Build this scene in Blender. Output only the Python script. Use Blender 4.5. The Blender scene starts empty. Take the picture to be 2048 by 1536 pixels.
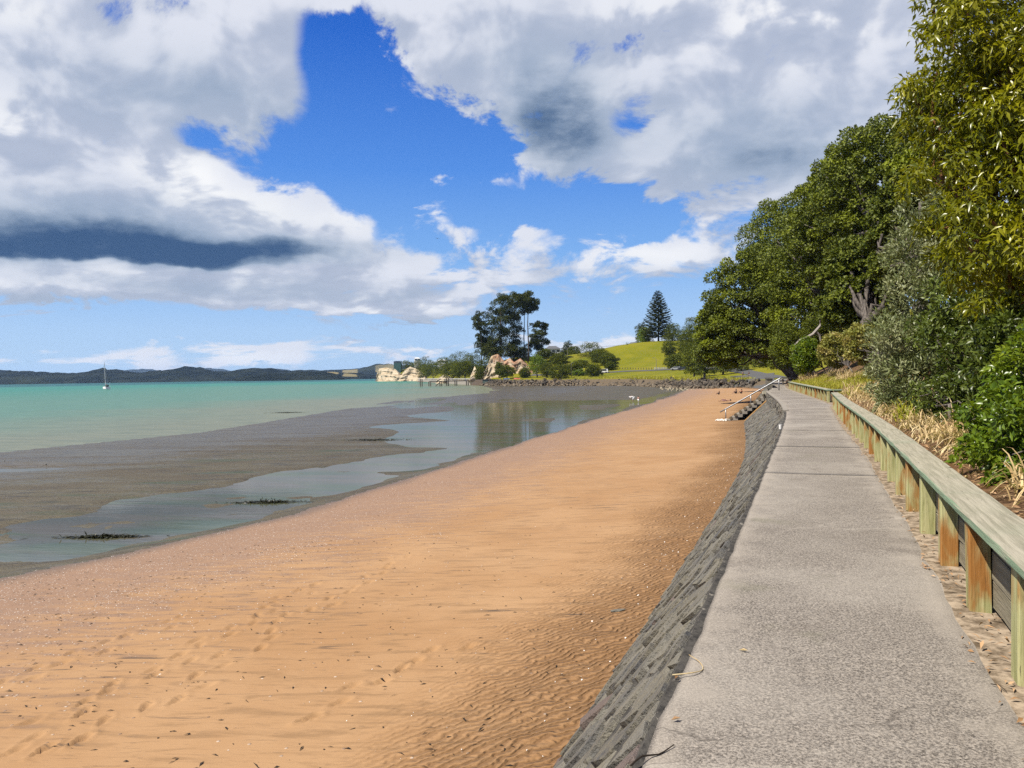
import bpy, math, random
import numpy as np
from mathutils import Vector, Matrix

# ------------------------------------------------------------------ camera
sc = bpy.context.scene
CAMZ, FPX = 4.9, 1540.0                      # eye 1.6 m above the path, focal length in photo pixels
PITCH, ROLL = math.radians(0.63), math.radians(0.87)
fwd = Vector((0, math.cos(PITCH), -math.sin(PITCH)))
rgt0 = Vector((1, 0, 0)); up0 = rgt0.cross(fwd)
rgt = (rgt0 * math.cos(ROLL) - up0 * math.sin(ROLL)).normalized()
upv = rgt.cross(fwd).normalized()
cam_d = bpy.data.cameras.new('camera'); cam = bpy.data.objects.new('camera', cam_d)
sc.collection.objects.link(cam); sc.camera = cam
cam.matrix_world = Matrix(((rgt.x, upv.x, -fwd.x, 0), (rgt.y, upv.y, -fwd.y, 0), (rgt.z, upv.z, -fwd.z, CAMZ), (0, 0, 0, 1)))
cam_d.sensor_width = 36; cam_d.lens = 36 * FPX / 2048; cam_d.clip_start = 0.05; cam_d.clip_end = 30000

def ray(px, py): return fwd + rgt * ((px - 1024) / FPX) - upv * ((py - 768) / FPX)
def at_z(px, py, z):
    d = ray(px, py); t = (z - CAMZ) / d.z
    return Vector((d.x * t, d.y * t, z))
def at_D(px, py, D):
    d = ray(px, py); t = D / d.y
    return Vector((d.x * t, D, CAMZ + d.z * t))

# ------------------------------------------------------------------ light, exposure
sc.render.engine = 'CYCLES'
sc.view_settings.view_transform = 'Standard'; sc.view_settings.look = 'None'
EXPO = 1.1; sc.view_settings.exposure = EXPO; sc.view_settings.gamma = 1.0
sc.cycles.max_bounces = 6; sc.cycles.diffuse_bounces = 3; sc.cycles.glossy_bounces = 3
sc.cycles.transmission_bounces = 3; sc.cycles.transparent_max_bounces = 6; sc.cycles.volume_bounces = 0
sc.cycles.use_denoising = False
SUN_AZ, SUN_EL = math.radians(-115), math.radians(56)
sun_dir = Vector((math.sin(SUN_AZ) * math.cos(SUN_EL), math.cos(SUN_AZ) * math.cos(SUN_EL), math.sin(SUN_EL)))
sl = bpy.data.lights.new('sun', 'SUN'); sl.energy = 5.0; sl.angle = math.radians(0.53); sl.color = (1.0, 0.94, 0.84)
so = bpy.data.objects.new('sun', sl); sc.collection.objects.link(so)
so.rotation_euler = (-sun_dir).to_track_quat('-Z', 'Y').to_euler(); so.location = (0, 0, 60)

# ------------------------------------------------------------------ node helpers
def nd(nt, kind, props=None, ins=None):
    n = nt.nodes.new(kind)
    for k, v in (props or {}).items(): setattr(n, k, v)
    for k, v in (ins or {}).items():
        s = n.inputs[k]
        if isinstance(v, bpy.types.NodeSocket): nt.links.new(v, s)
        else:
            if s.type == 'RGBA' and len(v) == 3: v = (*v, 1)
            s.default_value = v
    return n
def mth(nt, op, a, b=0.0, c=0.0, clamp=False):
    n = nd(nt, 'ShaderNodeMath', {'operation': op, 'use_clamp': clamp}, {0: a, 1: b, 2: c}); return n.outputs[0]
def mixc(nt, f, a, b, mode='MIX'):
    n = nd(nt, 'ShaderNodeMix', {'data_type': 'RGBA', 'blend_type': mode}, {0: f, 6: a, 7: b}); return n.outputs[2]
def sstep(nt, x, lo, hi, a=0.0, b=1.0):
    n = nd(nt, 'ShaderNodeMapRange', {'interpolation_type': 'SMOOTHSTEP'}, {0: x, 1: lo, 2: hi, 3: a, 4: b}); return n.outputs[0]
def noise(nt, vec, scale, detail=4.0, rough=0.55, dist=0.0, dim='3D'):
    n = nd(nt, 'ShaderNodeTexNoise', {'noise_dimensions': dim}, {'Scale': scale, 'Detail': detail, 'Roughness': rough, 'Distortion': dist})
    if vec is not None: nt.links.new(vec, n.inputs['Vector'])
    return n.outputs['Fac']
def vscale(nt, vec, s):
    n = nd(nt, 'ShaderNodeVectorMath', {'operation': 'MULTIPLY'}, {0: vec, 1: s}); return n.outputs[0]

# ------------------------------------------------------------------ world: Nishita sky with broken cumulus
world = bpy.data.worlds.new('World'); sc.world = world; world.use_nodes = True
wt = world.node_tree; wt.nodes.clear()
sky = nd(wt, 'ShaderNodeTexSky', {'sky_type': 'NISHITA', 'sun_disc': False, 'sun_elevation': SUN_EL, 'sun_rotation': SUN_AZ,
                                  'air_density': 1.0, 'dust_density': 0.5, 'ozone_density': 2.0, 'altitude': 0.0})
def azel(px, py):
    d = ray(px, py).normalized()
    return math.atan2(d.x, d.y), math.asin(d.z)
PX = 1 / FPX
# where clouds stand (px, py, rx, ry, weight): the layout of the cloud field in view; elsewhere the same field runs on as noise
CLOUDS = [(150, 60, 330, 130, .9), (430, 130, 150, 140, .9), (120, 330, 190, 120, .8), (100, 430, 300, 60, .9), (510, 235, 120, 55, .7), (560, 140, 60, 90, .4),
          (365, 345, 60, 50, 1.0), (440, 410, 105, 45, .9), (550, 455, 95, 34, .8), (620, 470, 60, 26, .5), (700, 462, 40, 34, .7), (600, 380, 55, 30, .45), (640, 415, 40, 25, .4),
          (200, 480, 330, 34, 1.1), (500, 500, 140, 18, .8), (-60, 480, 200, 60, 1.0), (330, 450, 160, 40, .6),
          (880, 20, 190, 70, .9), (1060, 100, 170, 100, .9), (1125, 245, 90, 85, .95), (700, 0, 110, 20, .6), (960, 160, 60, 60, .5),
          (1370, 60, 200, 100, .9), (1640, 120, 300, 170, 1.0), (1480, 260, 190, 110, .9), (1340, 365, 110, 36, .8), (1560, 350, 160, 50, .75), (1250, 330, 50, 40, .35),
          (770, 225, 46, 28, .8), (865, 402, 32, 15, .68), (905, 352, 60, 13, .52), (990, 372, 45, 14, .56), (880, 446, 38, 18, .62), (950, 465, 42, 12, .45), (1080, 470, 42, 18, .58), (1020, 510, 45, 10, .4), (800, 542, 50, 12, .45), (930, 400, 230, 70, .08), (960, 500, 260, 50, .12), (700, 520, 200, 40, .12), (400, 535, 420, 26, .30), (500, 655, 160, 12, .30), (300, 632, 120, 8, .35), (640, 705, 220, 14, .26), (1000, 690, 160, 16, .26), (60, 690, 160, 10, .30), (720, 190, 60, 50, .25),
          (150, 558, 300, 26, .62), (480, 560, 330, 30, .62), (760, 566, 180, 20, .5), (90, 590, 220, 16, .6), (720, 612, 120, 20, .7), (820, 632, 55, 16, .7), (560, 597, 170, 16, .5),
          (1300, 522, 150, 28, .62), (1010, 552, 110, 10, .4), (1130, 595, 36, 9, .6), (1200, 612, 45, 8, .6), (930, 622, 80, 10, .6),
          (660, 665, 65, 11, .48), (480, 716, 70, 10, .6), (560, 712, 50, 8, .45), (575, 700, 30, 9, .4), (150, 714, 110, 10, .55), (40, 722, 90, 8, .45), (850, 699, 100, 12, .55), (1230, 682, 70, 12, .45), (330, 717, 36, 6, .4), (250, 694, 300, 4, .35)]
HOLES = [(700, 125, 95, 95, 1.1), (610, 300, 190, 45, .7), (860, 270, 190, 90, .6), (400, 270, 60, 34, .55), (1245, 80, 70, 26, .5), (1265, 240, 50, 55, .75), (215, 20, 80, 26, .6), (1140, 360, 60, 30, .2),
         (1290, 430, 260, 40, .5), (300, 655, 420, 24, .5), (1150, 640, 300, 30, .35), (300, 312, 24, 12, .4), (1000, 415, 300, 60, .24), (1000, 500, 200, 40, .16)]
# darkness of the undersides, 0 = sunlit .. 1 = deep slate blue
UNDER = [(330, 500, 330, 16, .12), (60, 501, 440, 12, .55), (420, 504, 200, 11, .5), (60, 484, 440, 26, .46), (430, 490, 190, 16, .4), (60, 455, 430, 42, .38), (60, 405, 420, 50, .26), (-120, 490, 200, 30, .3), (560, 505, 120, 12, .35), (300, 470, 160, 22, .2), (1135, 275, 95, 60, .62), (1100, 200, 120, 60, .3), (1560, 330, 160, 45, .5), (1480, 250, 200, 60, .28), (470, 215, 170, 55, .32), (200, 150, 200, 80, .16), (1060, 130, 150, 60, .2), (770, 650, 120, 8, .3), (120, 604, 200, 8, .45), (650, 588, 250, 8, .25), (1300, 545, 160, 8, .2), (850, 645, 40, 6, .4), (360, 570, 200, 8, .3)]
# where the sun strikes the cloud tops full on
BRIGHT = [(365, 330, 70, 55, 1.0), (470, 400, 120, 35, .8), (570, 445, 90, 28, .6), (700, 455, 40, 30, .5), (1620, 30, 150, 70, .9), (1340, 372, 120, 30, .6), (1240, 200, 60, 40, .4), (0, 230, 70, 60, .7), (820, 618, 60, 18, .9), (730, 600, 100, 14, .6), (1300, 512, 170, 26, .7), (1320, 20, 200, 60, .5), (40, 10, 70, 25, .8), (500, 710, 120, 14, .7), (150, 710, 120, 10, .6), (870, 440, 40, 20, .5), (865, 395, 35, 16, .6), (300, 545, 160, 14, .5), (90, 575, 160, 12, .4), (560, 560, 120, 14, .4), (880, 690, 90, 10, .6), (1225, 675, 60, 10, .5)]
NA_, NE_ = 150, 110; AZ0, AZ1, EL0, EL1 = -0.74, 0.74, -0.02, 0.60
ga, ge_ = np.meshgrid(np.linspace(AZ0, AZ1, NA_), np.linspace(EL0, EL1, NE_))
def field(lst):
    f = np.zeros_like(ga)
    for (cx, cy, rx, ry, w) in lst:
        a_, e_ = azel(cx, cy); ra, re = rx * PX * math.cos(a_) ** 2, ry * PX * math.cos(a_)
        f += w * 0.5 ** (((ga - a_) / ra) ** 2 + ((ge_ - e_) / re) ** 2)
    return f
COV = np.clip(field(CLOUDS), 0, 1.0) - field(HOLES); COV = np.clip(COV, -.8, 1.0)
UND = np.clip(field(UNDER), 0, 1.2); BRI = np.clip(field(BRIGHT), 0, 1)
def low_rank(nt, sa, se, fld, rank):
    """sum of products of 1-d float curves reproducing a smooth 2-d layout"""
    U, S, Vt = np.linalg.svd(fld, full_matrices=False); acc = 0.0
    def curve(sock, vals):
        lo, hi = float(vals.min()), float(vals.max()); n = nt.nodes.new('ShaderNodeFloatCurve'); nt.links.new(sock, n.inputs['Value']); cm = n.mapping.curves[0]; k = 56
        xs = np.linspace(0, 1, k); ys = (np.interp(xs, np.linspace(0, 1, len(vals)), vals) - lo) / (hi - lo)
        cm.points[0].location = (0, float(ys[0])); cm.points[1].location = (1, float(ys[-1]))
        for x, y in zip(xs[1:-1], ys[1:-1]): cm.points.new(float(x), float(y))
        n.mapping.update(); return mth(nt, 'MULTIPLY_ADD', n.outputs[0], hi - lo, lo)
    for r in range(rank):
        s = math.sqrt(S[r]); acc = mth(nt, 'MULTIPLY_ADD', curve(se, U[:, r] * s), curve(sa, Vt[r] * s), acc)
    return acc
def unit_coords(nt, vec):
    s = nd(nt, 'ShaderNodeSeparateXYZ', {}, {0: vec})
    return lin(nt, s.outputs[0], AZ0, AZ1), lin(nt, s.outputs[1], EL0, EL1)
def lin(nt, x, lo, hi): return nd(nt, 'ShaderNodeMapRange', {'clamp': True}, {0: x, 1: lo, 2: hi, 3: 0.0, 4: 1.0}).outputs[0]
def density_group(name, detail, rank):
    g = bpy.data.node_groups.new(name, 'ShaderNodeTree')
    g.interface.new_socket('P', in_out='INPUT', socket_type='NodeSocketVector'); g.interface.new_socket('Density', in_out='OUTPUT', socket_type='NodeSocketFloat')
    gi = g.nodes.new('NodeGroupInput'); go = g.nodes.new('NodeGroupOutput'); P = gi.outputs[0]; sp = nd(g, 'ShaderNodeSeparateXYZ', {}, {0: P})
    lg = mth(g, 'LOGARITHM', mth(g, 'ADD', mth(g, 'MAXIMUM', sp.outputs[1], 0.0), 0.12), math.e)
    cv = nd(g, 'ShaderNodeCombineXYZ', {}, {0: sp.outputs[0], 1: mth(g, 'MULTIPLY', lg, 0.60), 2: 0.7}).outputs[0]
    nz = nd(g, 'ShaderNodeTexNoise', {}, {'Vector': cv, 'Scale': 8.5, 'Detail': detail, 'Roughness': 0.64, 'Distortion': 0.35})
    wv = nd(g, 'ShaderNodeVectorMath', {'operation': 'SUBTRACT'}, {0: nz.outputs['Color'], 1: (.5, .5, .5)})
    Pw = nd(g, 'ShaderNodeVectorMath', {'operation': 'MULTIPLY_ADD'}, {0: wv.outputs[0], 1: (.13, .075, 0), 2: P}).outputs[0]
    acc = low_rank(g, *unit_coords(g, Pw), COV, rank); n2 = noise(g, cv, 2.2, 2.0, 0.5)
    # beyond the frame the field keeps about the same cover
    outm = mth(g, 'MAXIMUM', sstep(g, mth(g, 'ABSOLUTE', sp.outputs[0]), 0.60, 0.74), sstep(g, sp.outputs[1], 0.48, 0.60))
    lay = nd(g, 'ShaderNodeMix', {'data_type': 'FLOAT'}, {0: outm, 2: acc, 3: mth(g, 'MULTIPLY_ADD', n2, 2.4, -0.85)}).outputs[0]
    g.links.new(mth(g, 'SUBTRACT', mth(g, 'MULTIPLY_ADD', mth(g, 'SUBTRACT', nz.outputs['Fac'], 0.5), 3.0, lay), 0.16), go.inputs[0]); return g
G_FINE = density_group('cloud_density', 9.0, 20); G_SOFT = density_group('cloud_mass', 3.5, 9)

tc = nd(wt, 'ShaderNodeTexCoord'); sx = nd(wt, 'ShaderNodeSeparateXYZ', {}, {0: tc.outputs['Generated']})
w_az = mth(wt, 'ARCTAN2', sx.outputs[0], sx.outputs[1]); w_el = mth(wt, 'ARCSINE', sx.outputs[2])
wp = nd(wt, 'ShaderNodeCombineXYZ', {}, {0: w_az, 1: w_el, 2: 0.0}).outputs[0]
def dens_at(off, grp):
    v = nd(wt, 'ShaderNodeVectorMath', {'operation': 'ADD'}, {0: wp, 1: off}).outputs[0]
    n = wt.nodes.new('ShaderNodeGroup'); n.node_tree = grp; wt.links.new(v, n.inputs[0]); return n.outputs[0]
df_ = dens_at((0, 0, 0), G_FINE); d0 = dens_at((0, 0, 0), G_SOFT); d1 = dens_at((-0.020, 0.032, 0), G_SOFT)
cover = sstep(wt, df_, -0.04, 0.42)
rim = sstep(wt, mth(wt, 'SUBTRACT', mth(wt, 'MULTIPLY_ADD', df_, 0.55, mth(wt, 'MULTIPLY', d0, 0.45)), d1), -0.50, 0.72)
core = sstep(wt, d0, 0.3, 1.1)
wn = nd(wt, 'ShaderNodeTexNoise', {}, {'Vector': wp, 'Scale': 9.0, 'Detail': 4.0})
wq = nd(wt, 'ShaderNodeVectorMath', {'operation': 'MULTIPLY_ADD'}, {0: wn.outputs['Color'], 1: (.10, .05, 0), 2: (-.05, -.025, 0)}).outputs[0]
pu = nd(wt, 'ShaderNodeVectorMath', {'operation': 'ADD'}, {0: wp, 1: wq}).outputs[0]
und = mth(wt, 'MULTIPLY', mth(wt, 'MAXIMUM', low_rank(wt, *unit_coords(wt, pu), UND, 8), 0.0), mth(wt, 'MULTIPLY_ADD', noise(wt, vscale(wt, wp, (1.0, 2.2, 1)), 11.0, 6.0, 0.62), 1.5, 0.22))
lit = mth(wt, 'SUBTRACT', mth(wt, 'MULTIPLY_ADD', rim, 1.05, 0.16), mth(wt, 'MULTIPLY', core, 0.20), 0, True)
ccol = mixc(wt, lit, (0.42, 0.48, 0.61), (0.74, 0.77, 0.86)); bri = mth(wt, 'MAXIMUM', low_rank(wt, *unit_coords(wt, pu), BRI, 9), 0.12); ccol = mixc(wt, mth(wt, 'MULTIPLY', sstep(wt, lit, 0.35, 0.90), bri, 0, True), ccol, (1.0, 1.0, 1.0))
ccol = mixc(wt, mth(wt, 'MULTIPLY', und, 1.25, 0, True), ccol, (0.29, 0.39, 0.52))
ccol = mixc(wt, sstep(wt, und, 0.30, 1.10), ccol, (0.040, 0.092, 0.205))
SKY_STR = 0.06
ramp = nd(wt, 'ShaderNodeValToRGB', {}, {0: mth(wt, 'MULTIPLY', w_el, 1 / 0.8, 0, True)}); cr = ramp.color_ramp
stops = [(0.0, (.46, .66, .90)), (.06, (.40, .61, .92)), (.15, (.20, .44, .88)), (.26, (.075, .27, .80)), (.42, (.008, .125, .62)), (.60, (.003, .08, .50)), (1.0, (.004, .06, .40))]
cr.elements[0].position = 0; cr.elements[0].color = (*stops[0][1], 1); cr.elements[1].position = 1; cr.elements[1].color = (*stops[-1][1], 1)
for (x, c_) in stops[1:-1]: e_ = cr.elements.new(x / .8 if x < .8 else x); e_.color = (*c_, 1)
K = 1 / (2 ** EXPO) / SKY_STR
skyg = nd(wt, 'ShaderNodeVectorMath', {'operation': 'SCALE'}, {0: ramp.outputs[0], 'Scale': K}).outputs[0]
skyc = mixc(wt, 0.9, sky.outputs[0], skyg)
cl_em = nd(wt, 'ShaderNodeVectorMath', {'operation': 'SCALE'}, {0: ccol, 'Scale': K}).outputs[0]
above_h = sstep(wt, w_el, 0.0, 0.015)
fin = mixc(wt, mth(wt, 'MULTIPLY', mth(wt, 'MULTIPLY', cover, 0.97), above_h), skyc, cl_em)
bg = nd(wt, 'ShaderNodeBackground', {}, {'Color': fin, 'Strength': SKY_STR})
wo = nd(wt, 'ShaderNodeOutputWorld', {}, {'Surface': bg.outputs[0]})
world.cycles.sampling_method = 'MANUAL'; world.cycles.sample_map_resolution = 512

# ------------------------------------------------------------------ mesh helpers
RNG = np.random.default_rng(7); random.seed(7)
COL = sc.collection
def tag(o, label=None, cat=None, group=None, kind=None):
    if label: o['label'] = label
    if cat: o['category'] = cat
    if group: o['group'] = group
    if kind: o['kind'] = kind
    return o
def empty(name, loc=(0, 0, 0), rz=0.0):
    o = bpy.data.objects.new(name, None); COL.objects.link(o); o.location = loc; o.rotation_euler = (0, 0, rz)
    o.empty_display_size = 0.2
    return o
def link(name, me, mat=None, parent=None, loc=None, rz=None):
    o = bpy.data.objects.new(name, me); COL.objects.link(o)
    if mat and not me.materials: me.materials.append(mat)
    if parent: o.parent = parent
    if loc is not None: o.location = loc
    if rz is not None: o.rotation_euler = (0, 0, rz)
    return o
class MB:
    def __init__(s): s.v = []; s.f = []
    def add(s, vs, fs):
        n = len(s.v); s.v += [tuple(v) for v in vs]; s.f += [tuple(i + n for i in f) for f in fs]; return s
    def box(s, c, d, rz=0.0, top=1.0):
        hx, hy, hz = d[0] / 2, d[1] / 2, d[2] / 2; ca, sa = math.cos(rz), math.sin(rz); vs = []
        for z, k in ((-hz, 1.0), (hz, top)):
            for x, y in ((-hx, -hy), (hx, -hy), (hx, hy), (-hx, hy)):
                x *= k; y *= k
                vs.append((c[0] + x * ca - y * sa, c[1] + x * sa + y * ca, c[2] + z))
        return s.add(vs, [(3, 2, 1, 0), (4, 5, 6, 7), (0, 1, 5, 4), (1, 2, 6, 5), (2, 3, 7, 6), (3, 0, 4, 7)])
    def tube(s, pts, rad, n=6, cap=True):
        pts = [Vector(p) for p in pts]; vs = []; fs = []
        if not hasattr(rad, '__len__'): rad = [rad] * len(pts)
        for i, p in enumerate(pts):
            t = (pts[min(i + 1, len(pts) - 1)] - pts[max(i - 1, 0)]).normalized()
            a = Vector((0, 0, 1)) if abs(t.z) < 0.9 else Vector((1, 0, 0))
            u = t.cross(a).normalized(); w = t.cross(u)
            for k in range(n):
                an = 2 * math.pi * k / n
                vs.append(p + (u * math.cos(an) + w * math.sin(an)) * rad[i])
        for i in range(len(pts) - 1):
            for k in range(n):
                fs.append((i * n + k, i * n + (k + 1) % n, (i + 1) * n + (k + 1) % n, (i + 1) * n + k))
        if cap: fs += [tuple(range(n - 1, -1, -1)), tuple(range((len(pts) - 1) * n, len(pts) * n))]
        return s.add(vs, fs)
    def prism(s, poly, axis, a, b):
        """extrude a 2d outline; axis 'y': poly=(x,z) from y=a to b; axis 'z': poly=(x,y)"""
        n = len(poly)
        vs = [((p[0], t, p[1]) if axis == 'y' else (p[0], p[1], t)) for t in (a, b) for p in poly]
        fs = [tuple(range(n)), tuple(range(2 * n - 1, n - 1, -1))] + [(i, i + n, (i + 1) % n + n, (i + 1) % n) for i in range(n)]
        return s.add(vs, fs)
    def mesh(s, name, smooth=False):
        me = bpy.data.meshes.new(name); me.from_pydata([tuple(v) for v in s.v], [], s.f)
        if smooth: me.polygons.foreach_set('use_smooth', [True] * len(me.polygons))
        me.update(); return me
    def build(s, name, mat, parent=None, loc=None, rz=None, smooth=False):
        return link(name, s.mesh(name, smooth), mat, parent, loc, rz)
def np_mesh(name, V, F, smooth=False, attrs=None):
    """V (n,3), F (m,k) one polygon size"""
    V = np.ascontiguousarray(V, dtype=np.float32); F = np.ascontiguousarray(F, dtype=np.int32); k = F.shape[1]
    me = bpy.data.meshes.new(name)
    me.vertices.add(len(V)); me.vertices.foreach_set('co', V.ravel())
    me.loops.add(F.size); me.loops.foreach_set('vertex_index', F.ravel())
    me.polygons.add(len(F)); me.polygons.foreach_set('loop_start', np.arange(0, F.size, k, dtype=np.int32))
    if smooth: me.polygons.foreach_set('use_smooth', np.ones(len(F), dtype=bool))
    me.update(calc_edges=True)
    for nm, a in (attrs or {}).items():
        at = me.attributes.new(nm, 'FLOAT', 'POINT'); at.data.foreach_set('value', np.ascontiguousarray(a, dtype=np.float32).ravel())
    return me
def grid_faces(nr, nc, mask=None):
    i = np.arange(nr * nc).reshape(nr, nc)
    F = np.stack([i[:-1, :-1], i[:-1, 1:], i[1:, 1:], i[1:, :-1]], -1).reshape(-1, 4)
    if mask is not None:
        F = F[mask.ravel()[F].all(1)]
    return F
def compact(V, F, attrs):
    used = np.zeros(len(V), bool); used[F.ravel()] = True; ix = np.cumsum(used) - 1
    return V[used], ix[F], {k: a.ravel()[used] for k, a in attrs.items()}
# numpy value noise
_H = np.random.default_rng(3).random((256, 256))
def vnoise(x, y):
    xi = np.floor(x).astype(int); yi = np.floor(y).astype(int); fx = x - xi; fy = y - yi
    fx = fx * fx * (3 - 2 * fx); fy = fy * fy * (3 - 2 * fy)
    h = lambda a, b: _H[a & 255, b & 255]
    return (h(xi, yi) * (1 - fx) + h(xi + 1, yi) * fx) * (1 - fy) + (h(xi, yi + 1) * (1 - fx) + h(xi + 1, yi + 1) * fx) * fy
def fbm(x, y, o=4):
    x = np.asarray(x, float); y = np.asarray(y, float); r = 0; a = 0.5; t = 0
    for k in range(o):
        r = r + a * vnoise(x + 17.3 * k, y - 9.1 * k); t += a; x = x * 2.03; y = y * 2.03; a *= 0.5
    return r / t
def smooth(x, a, b):
    t = np.clip((x - a) / (b - a), 0, 1); return t * t * (3 - 2 * t)
def pl_dist(X, Y, pts):
    """signed distance to an open polyline, positive on its left"""
    best = np.full(X.shape, 1e18); sgn = np.ones(X.shape)
    for (ax, ay), (bx, by) in zip(pts[:-1], pts[1:]):
        dx, dy = bx - ax, by - ay; L2 = dx * dx + dy * dy
        t = np.clip(((X - ax) * dx + (Y - ay) * dy) / L2, 0, 1)
        ex = X - ax - t * dx; ey = Y - ay - t * dy; d = ex * ex + ey * ey
        s = np.sign(dx * (Y - ay) - dy * (X - ax)); s[s == 0] = 1
        m = d < best - 1e-9; best = np.where(m, d, best); sgn = np.where(m, s, sgn)
    return np.sqrt(best) * sgn
def catmull(pts, step):
    P = [np.array(p, float) for p in pts]; P = [2 * P[0] - P[1]] + P + [2 * P[-1] - P[-2]]; out = []
    for i in range(1, len(P) - 2):
        n = max(1, int(np.linalg.norm(P[i + 1] - P[i]) / step))
        for k in range(n):
            t = k / n
            out.append(0.5 * ((2 * P[i]) + (-P[i - 1] + P[i + 1]) * t + (2 * P[i - 1] - 5 * P[i] + 4 * P[i + 1] - P[i + 2]) * t * t + (-P[i - 1] + 3 * P[i] - 3 * P[i + 1] + P[i + 2]) * t ** 3))
    out.append(P[-2]); return np.array(out)

# ------------------------------------------------------------------ materials
def mat(name):
    m = bpy.data.materials.new(name); m.use_nodes = True; nt = m.node_tree; nt.nodes.clear()
    out = nd(nt, 'ShaderNodeOutputMaterial'); return m, nt, out
AL2 = 2 ** (0.6 - EXPO); ALB = 0.62
def bsdf(nt, out, col, rough=0.7, spec=0.3, bump=None, bstr=0.4, bdist=0.02, metal=0.0, alb=ALB):
    if isinstance(col, bpy.types.NodeSocket): col = nd(nt, 'ShaderNodeVectorMath', {'operation': 'SCALE'}, {0: col, 'Scale': alb * AL2}).outputs[0]
    b = nd(nt, 'ShaderNodeBsdfPrincipled', {}, {'Base Color': col, 'Roughness': rough, 'Specular IOR Level': spec, 'Metallic': metal})
    if bump is not None:
        bn = nd(nt, 'ShaderNodeBump', {}, {'Strength': bstr, 'Distance': bdist, 'Height': bump}); nt.links.new(bn.outputs[0], b.inputs['Normal'])
    nt.links.new(b.outputs[0], out.inputs[0]); return b
def objco(nt): return nd(nt, 'ShaderNodeTexCoord').outputs['Object']
def pos(nt): return nd(nt, 'ShaderNodeNewGeometry').outputs['Position']
def attr(nt, nm): return nd(nt, 'ShaderNodeAttribute', {'attribute_name': nm}).outputs['Fac']
def plain(name, c, rough=0.6, spec=0.3, var=0.25, scale=3.0, metal=0.0, bstr=0.15):
    m, nt, out = mat(name); n = noise(nt, objco(nt), scale, 5.0)
    k = mth(nt, 'MULTIPLY_ADD', n, 2 * var, 1 - var)
    col = nd(nt, 'ShaderNodeVectorMath', {'operation': 'SCALE'}, {0: c, 'Scale': k}).outputs[0]
    bsdf(nt, out, col, rough, spec, n, bstr, 0.02, metal, 1.0 if max(c) > .7 or max(c) < .04 else ALB); return m
def leafmat(name, c1, c2, c3, trans=0.3, rough=0.42, patch=0.6, spec=0.45):
    """c1..c2 per-leaf spread, c3 new growth in patches"""
    m, nt, out = mat(name); ge = nd(nt, 'ShaderNodeNewGeometry'); rnd = ge.outputs['Random Per Island']
    col = mixc(nt, rnd, c1, c2)
    pn = sstep(nt, noise(nt, ge.outputs['Position'], patch, 3.0), 0.48, 0.68)
    col = mixc(nt, mth(nt, 'MULTIPLY', pn, 0.75), col, c3)
    col = nd(nt, 'ShaderNodeVectorMath', {'operation': 'SCALE'}, {0: col, 'Scale': AL2 * 1.06}).outputs[0]; c3 = tuple(x * AL2 for x in c3)
    b = nd(nt, 'ShaderNodeBsdfPrincipled', {}, {'Base Color': col, 'Roughness': rough, 'Specular IOR Level': spec * .6})
    tc_ = mixc(nt, 0.5, col, (c3[0] * 1.5, c3[1] * 1.6, c3[2] * 0.6))
    t = nd(nt, 'ShaderNodeBsdfTranslucent', {}, {'Color': tc_})
    mx = nd(nt, 'ShaderNodeMixShader', {}, {0: trans, 1: b.outputs[0], 2: t.outputs[0]})
    nt.links.new(mx.outputs[0], out.inputs[0]); return m
def barkmat(name, c1, c2, scale=6.0):
    m, nt, out = mat(name); v = vscale(nt, objco(nt), (1, 1, 0.25)); n = noise(nt, v, scale, 6.0, 0.65)
    bsdf(nt, out, mixc(nt, sstep(nt, n, 0.3, 0.7), c1, c2), 0.85, 0.2, n, 0.8, 0.05); return m

M = {}
# --- sand
m, nt, out = mat('sand'); p = pos(nt); dF = attr(nt, 'dfoot'); q = attr(nt, 'q')
ang = nd(nt, 'ShaderNodeVectorRotate', {'rotation_type': 'Z_AXIS'}, {'Vector': p, 'Angle': math.radians(8)}).outputs[0]
grain = noise(nt, p, 90.0, 3.0, 0.7); big = noise(nt, p, 0.35, 5.0, 0.6)
streak = noise(nt, vscale(nt, ang, (0.55, 3.2, 1)), 1.6, 6.0, 0.62, 0.6)
fine = noise(nt, vscale(nt, ang, (1.2, 9.0, 1)), 2.6, 5.0, 0.6, 0.3)
c = mixc(nt, sstep(nt, big, 0.3, 0.7), (0.49, 0.272, 0.118), (0.57, 0.340, 0.165))
c = mixc(nt, mth(nt, 'MULTIPLY', sstep(nt, streak, 0.48, 0.68), 0.65), c, (0.33, 0.19, 0.085))
c = mixc(nt, mth(nt, 'MULTIPLY', sstep(nt, fine, 0.57, 0.74), 0.6), c, (0.22, 0.135, 0.075))
blk = mth(nt, 'MULTIPLY', sstep(nt, noise(nt, vscale(nt, ang, (0.7, 5.5, 1)), 1.15, 4.0, 0.55, 0.4), 0.60, 0.72), sstep(nt, noise(nt, p, 0.22, 2.0), 0.46, 0.56))
c = mixc(nt, mth(nt, 'MULTIPLY', blk, 0.8), c, (0.075, 0.06, 0.05))
# damp, darker sand at the wall foot
damp = mth(nt, 'MULTIPLY', sstep(nt, mth(nt, 'ADD', mth(nt, 'ADD', dF, mth(nt, 'MULTIPLY', big, 1.4)), mth(nt, 'MULTIPLY', mth(nt, 'SUBTRACT', streak, 0.5), 5.0)), 2.7, 0.4), 0.50)
c = mixc(nt, damp, c, (0.29, 0.14, 0.042))
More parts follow.
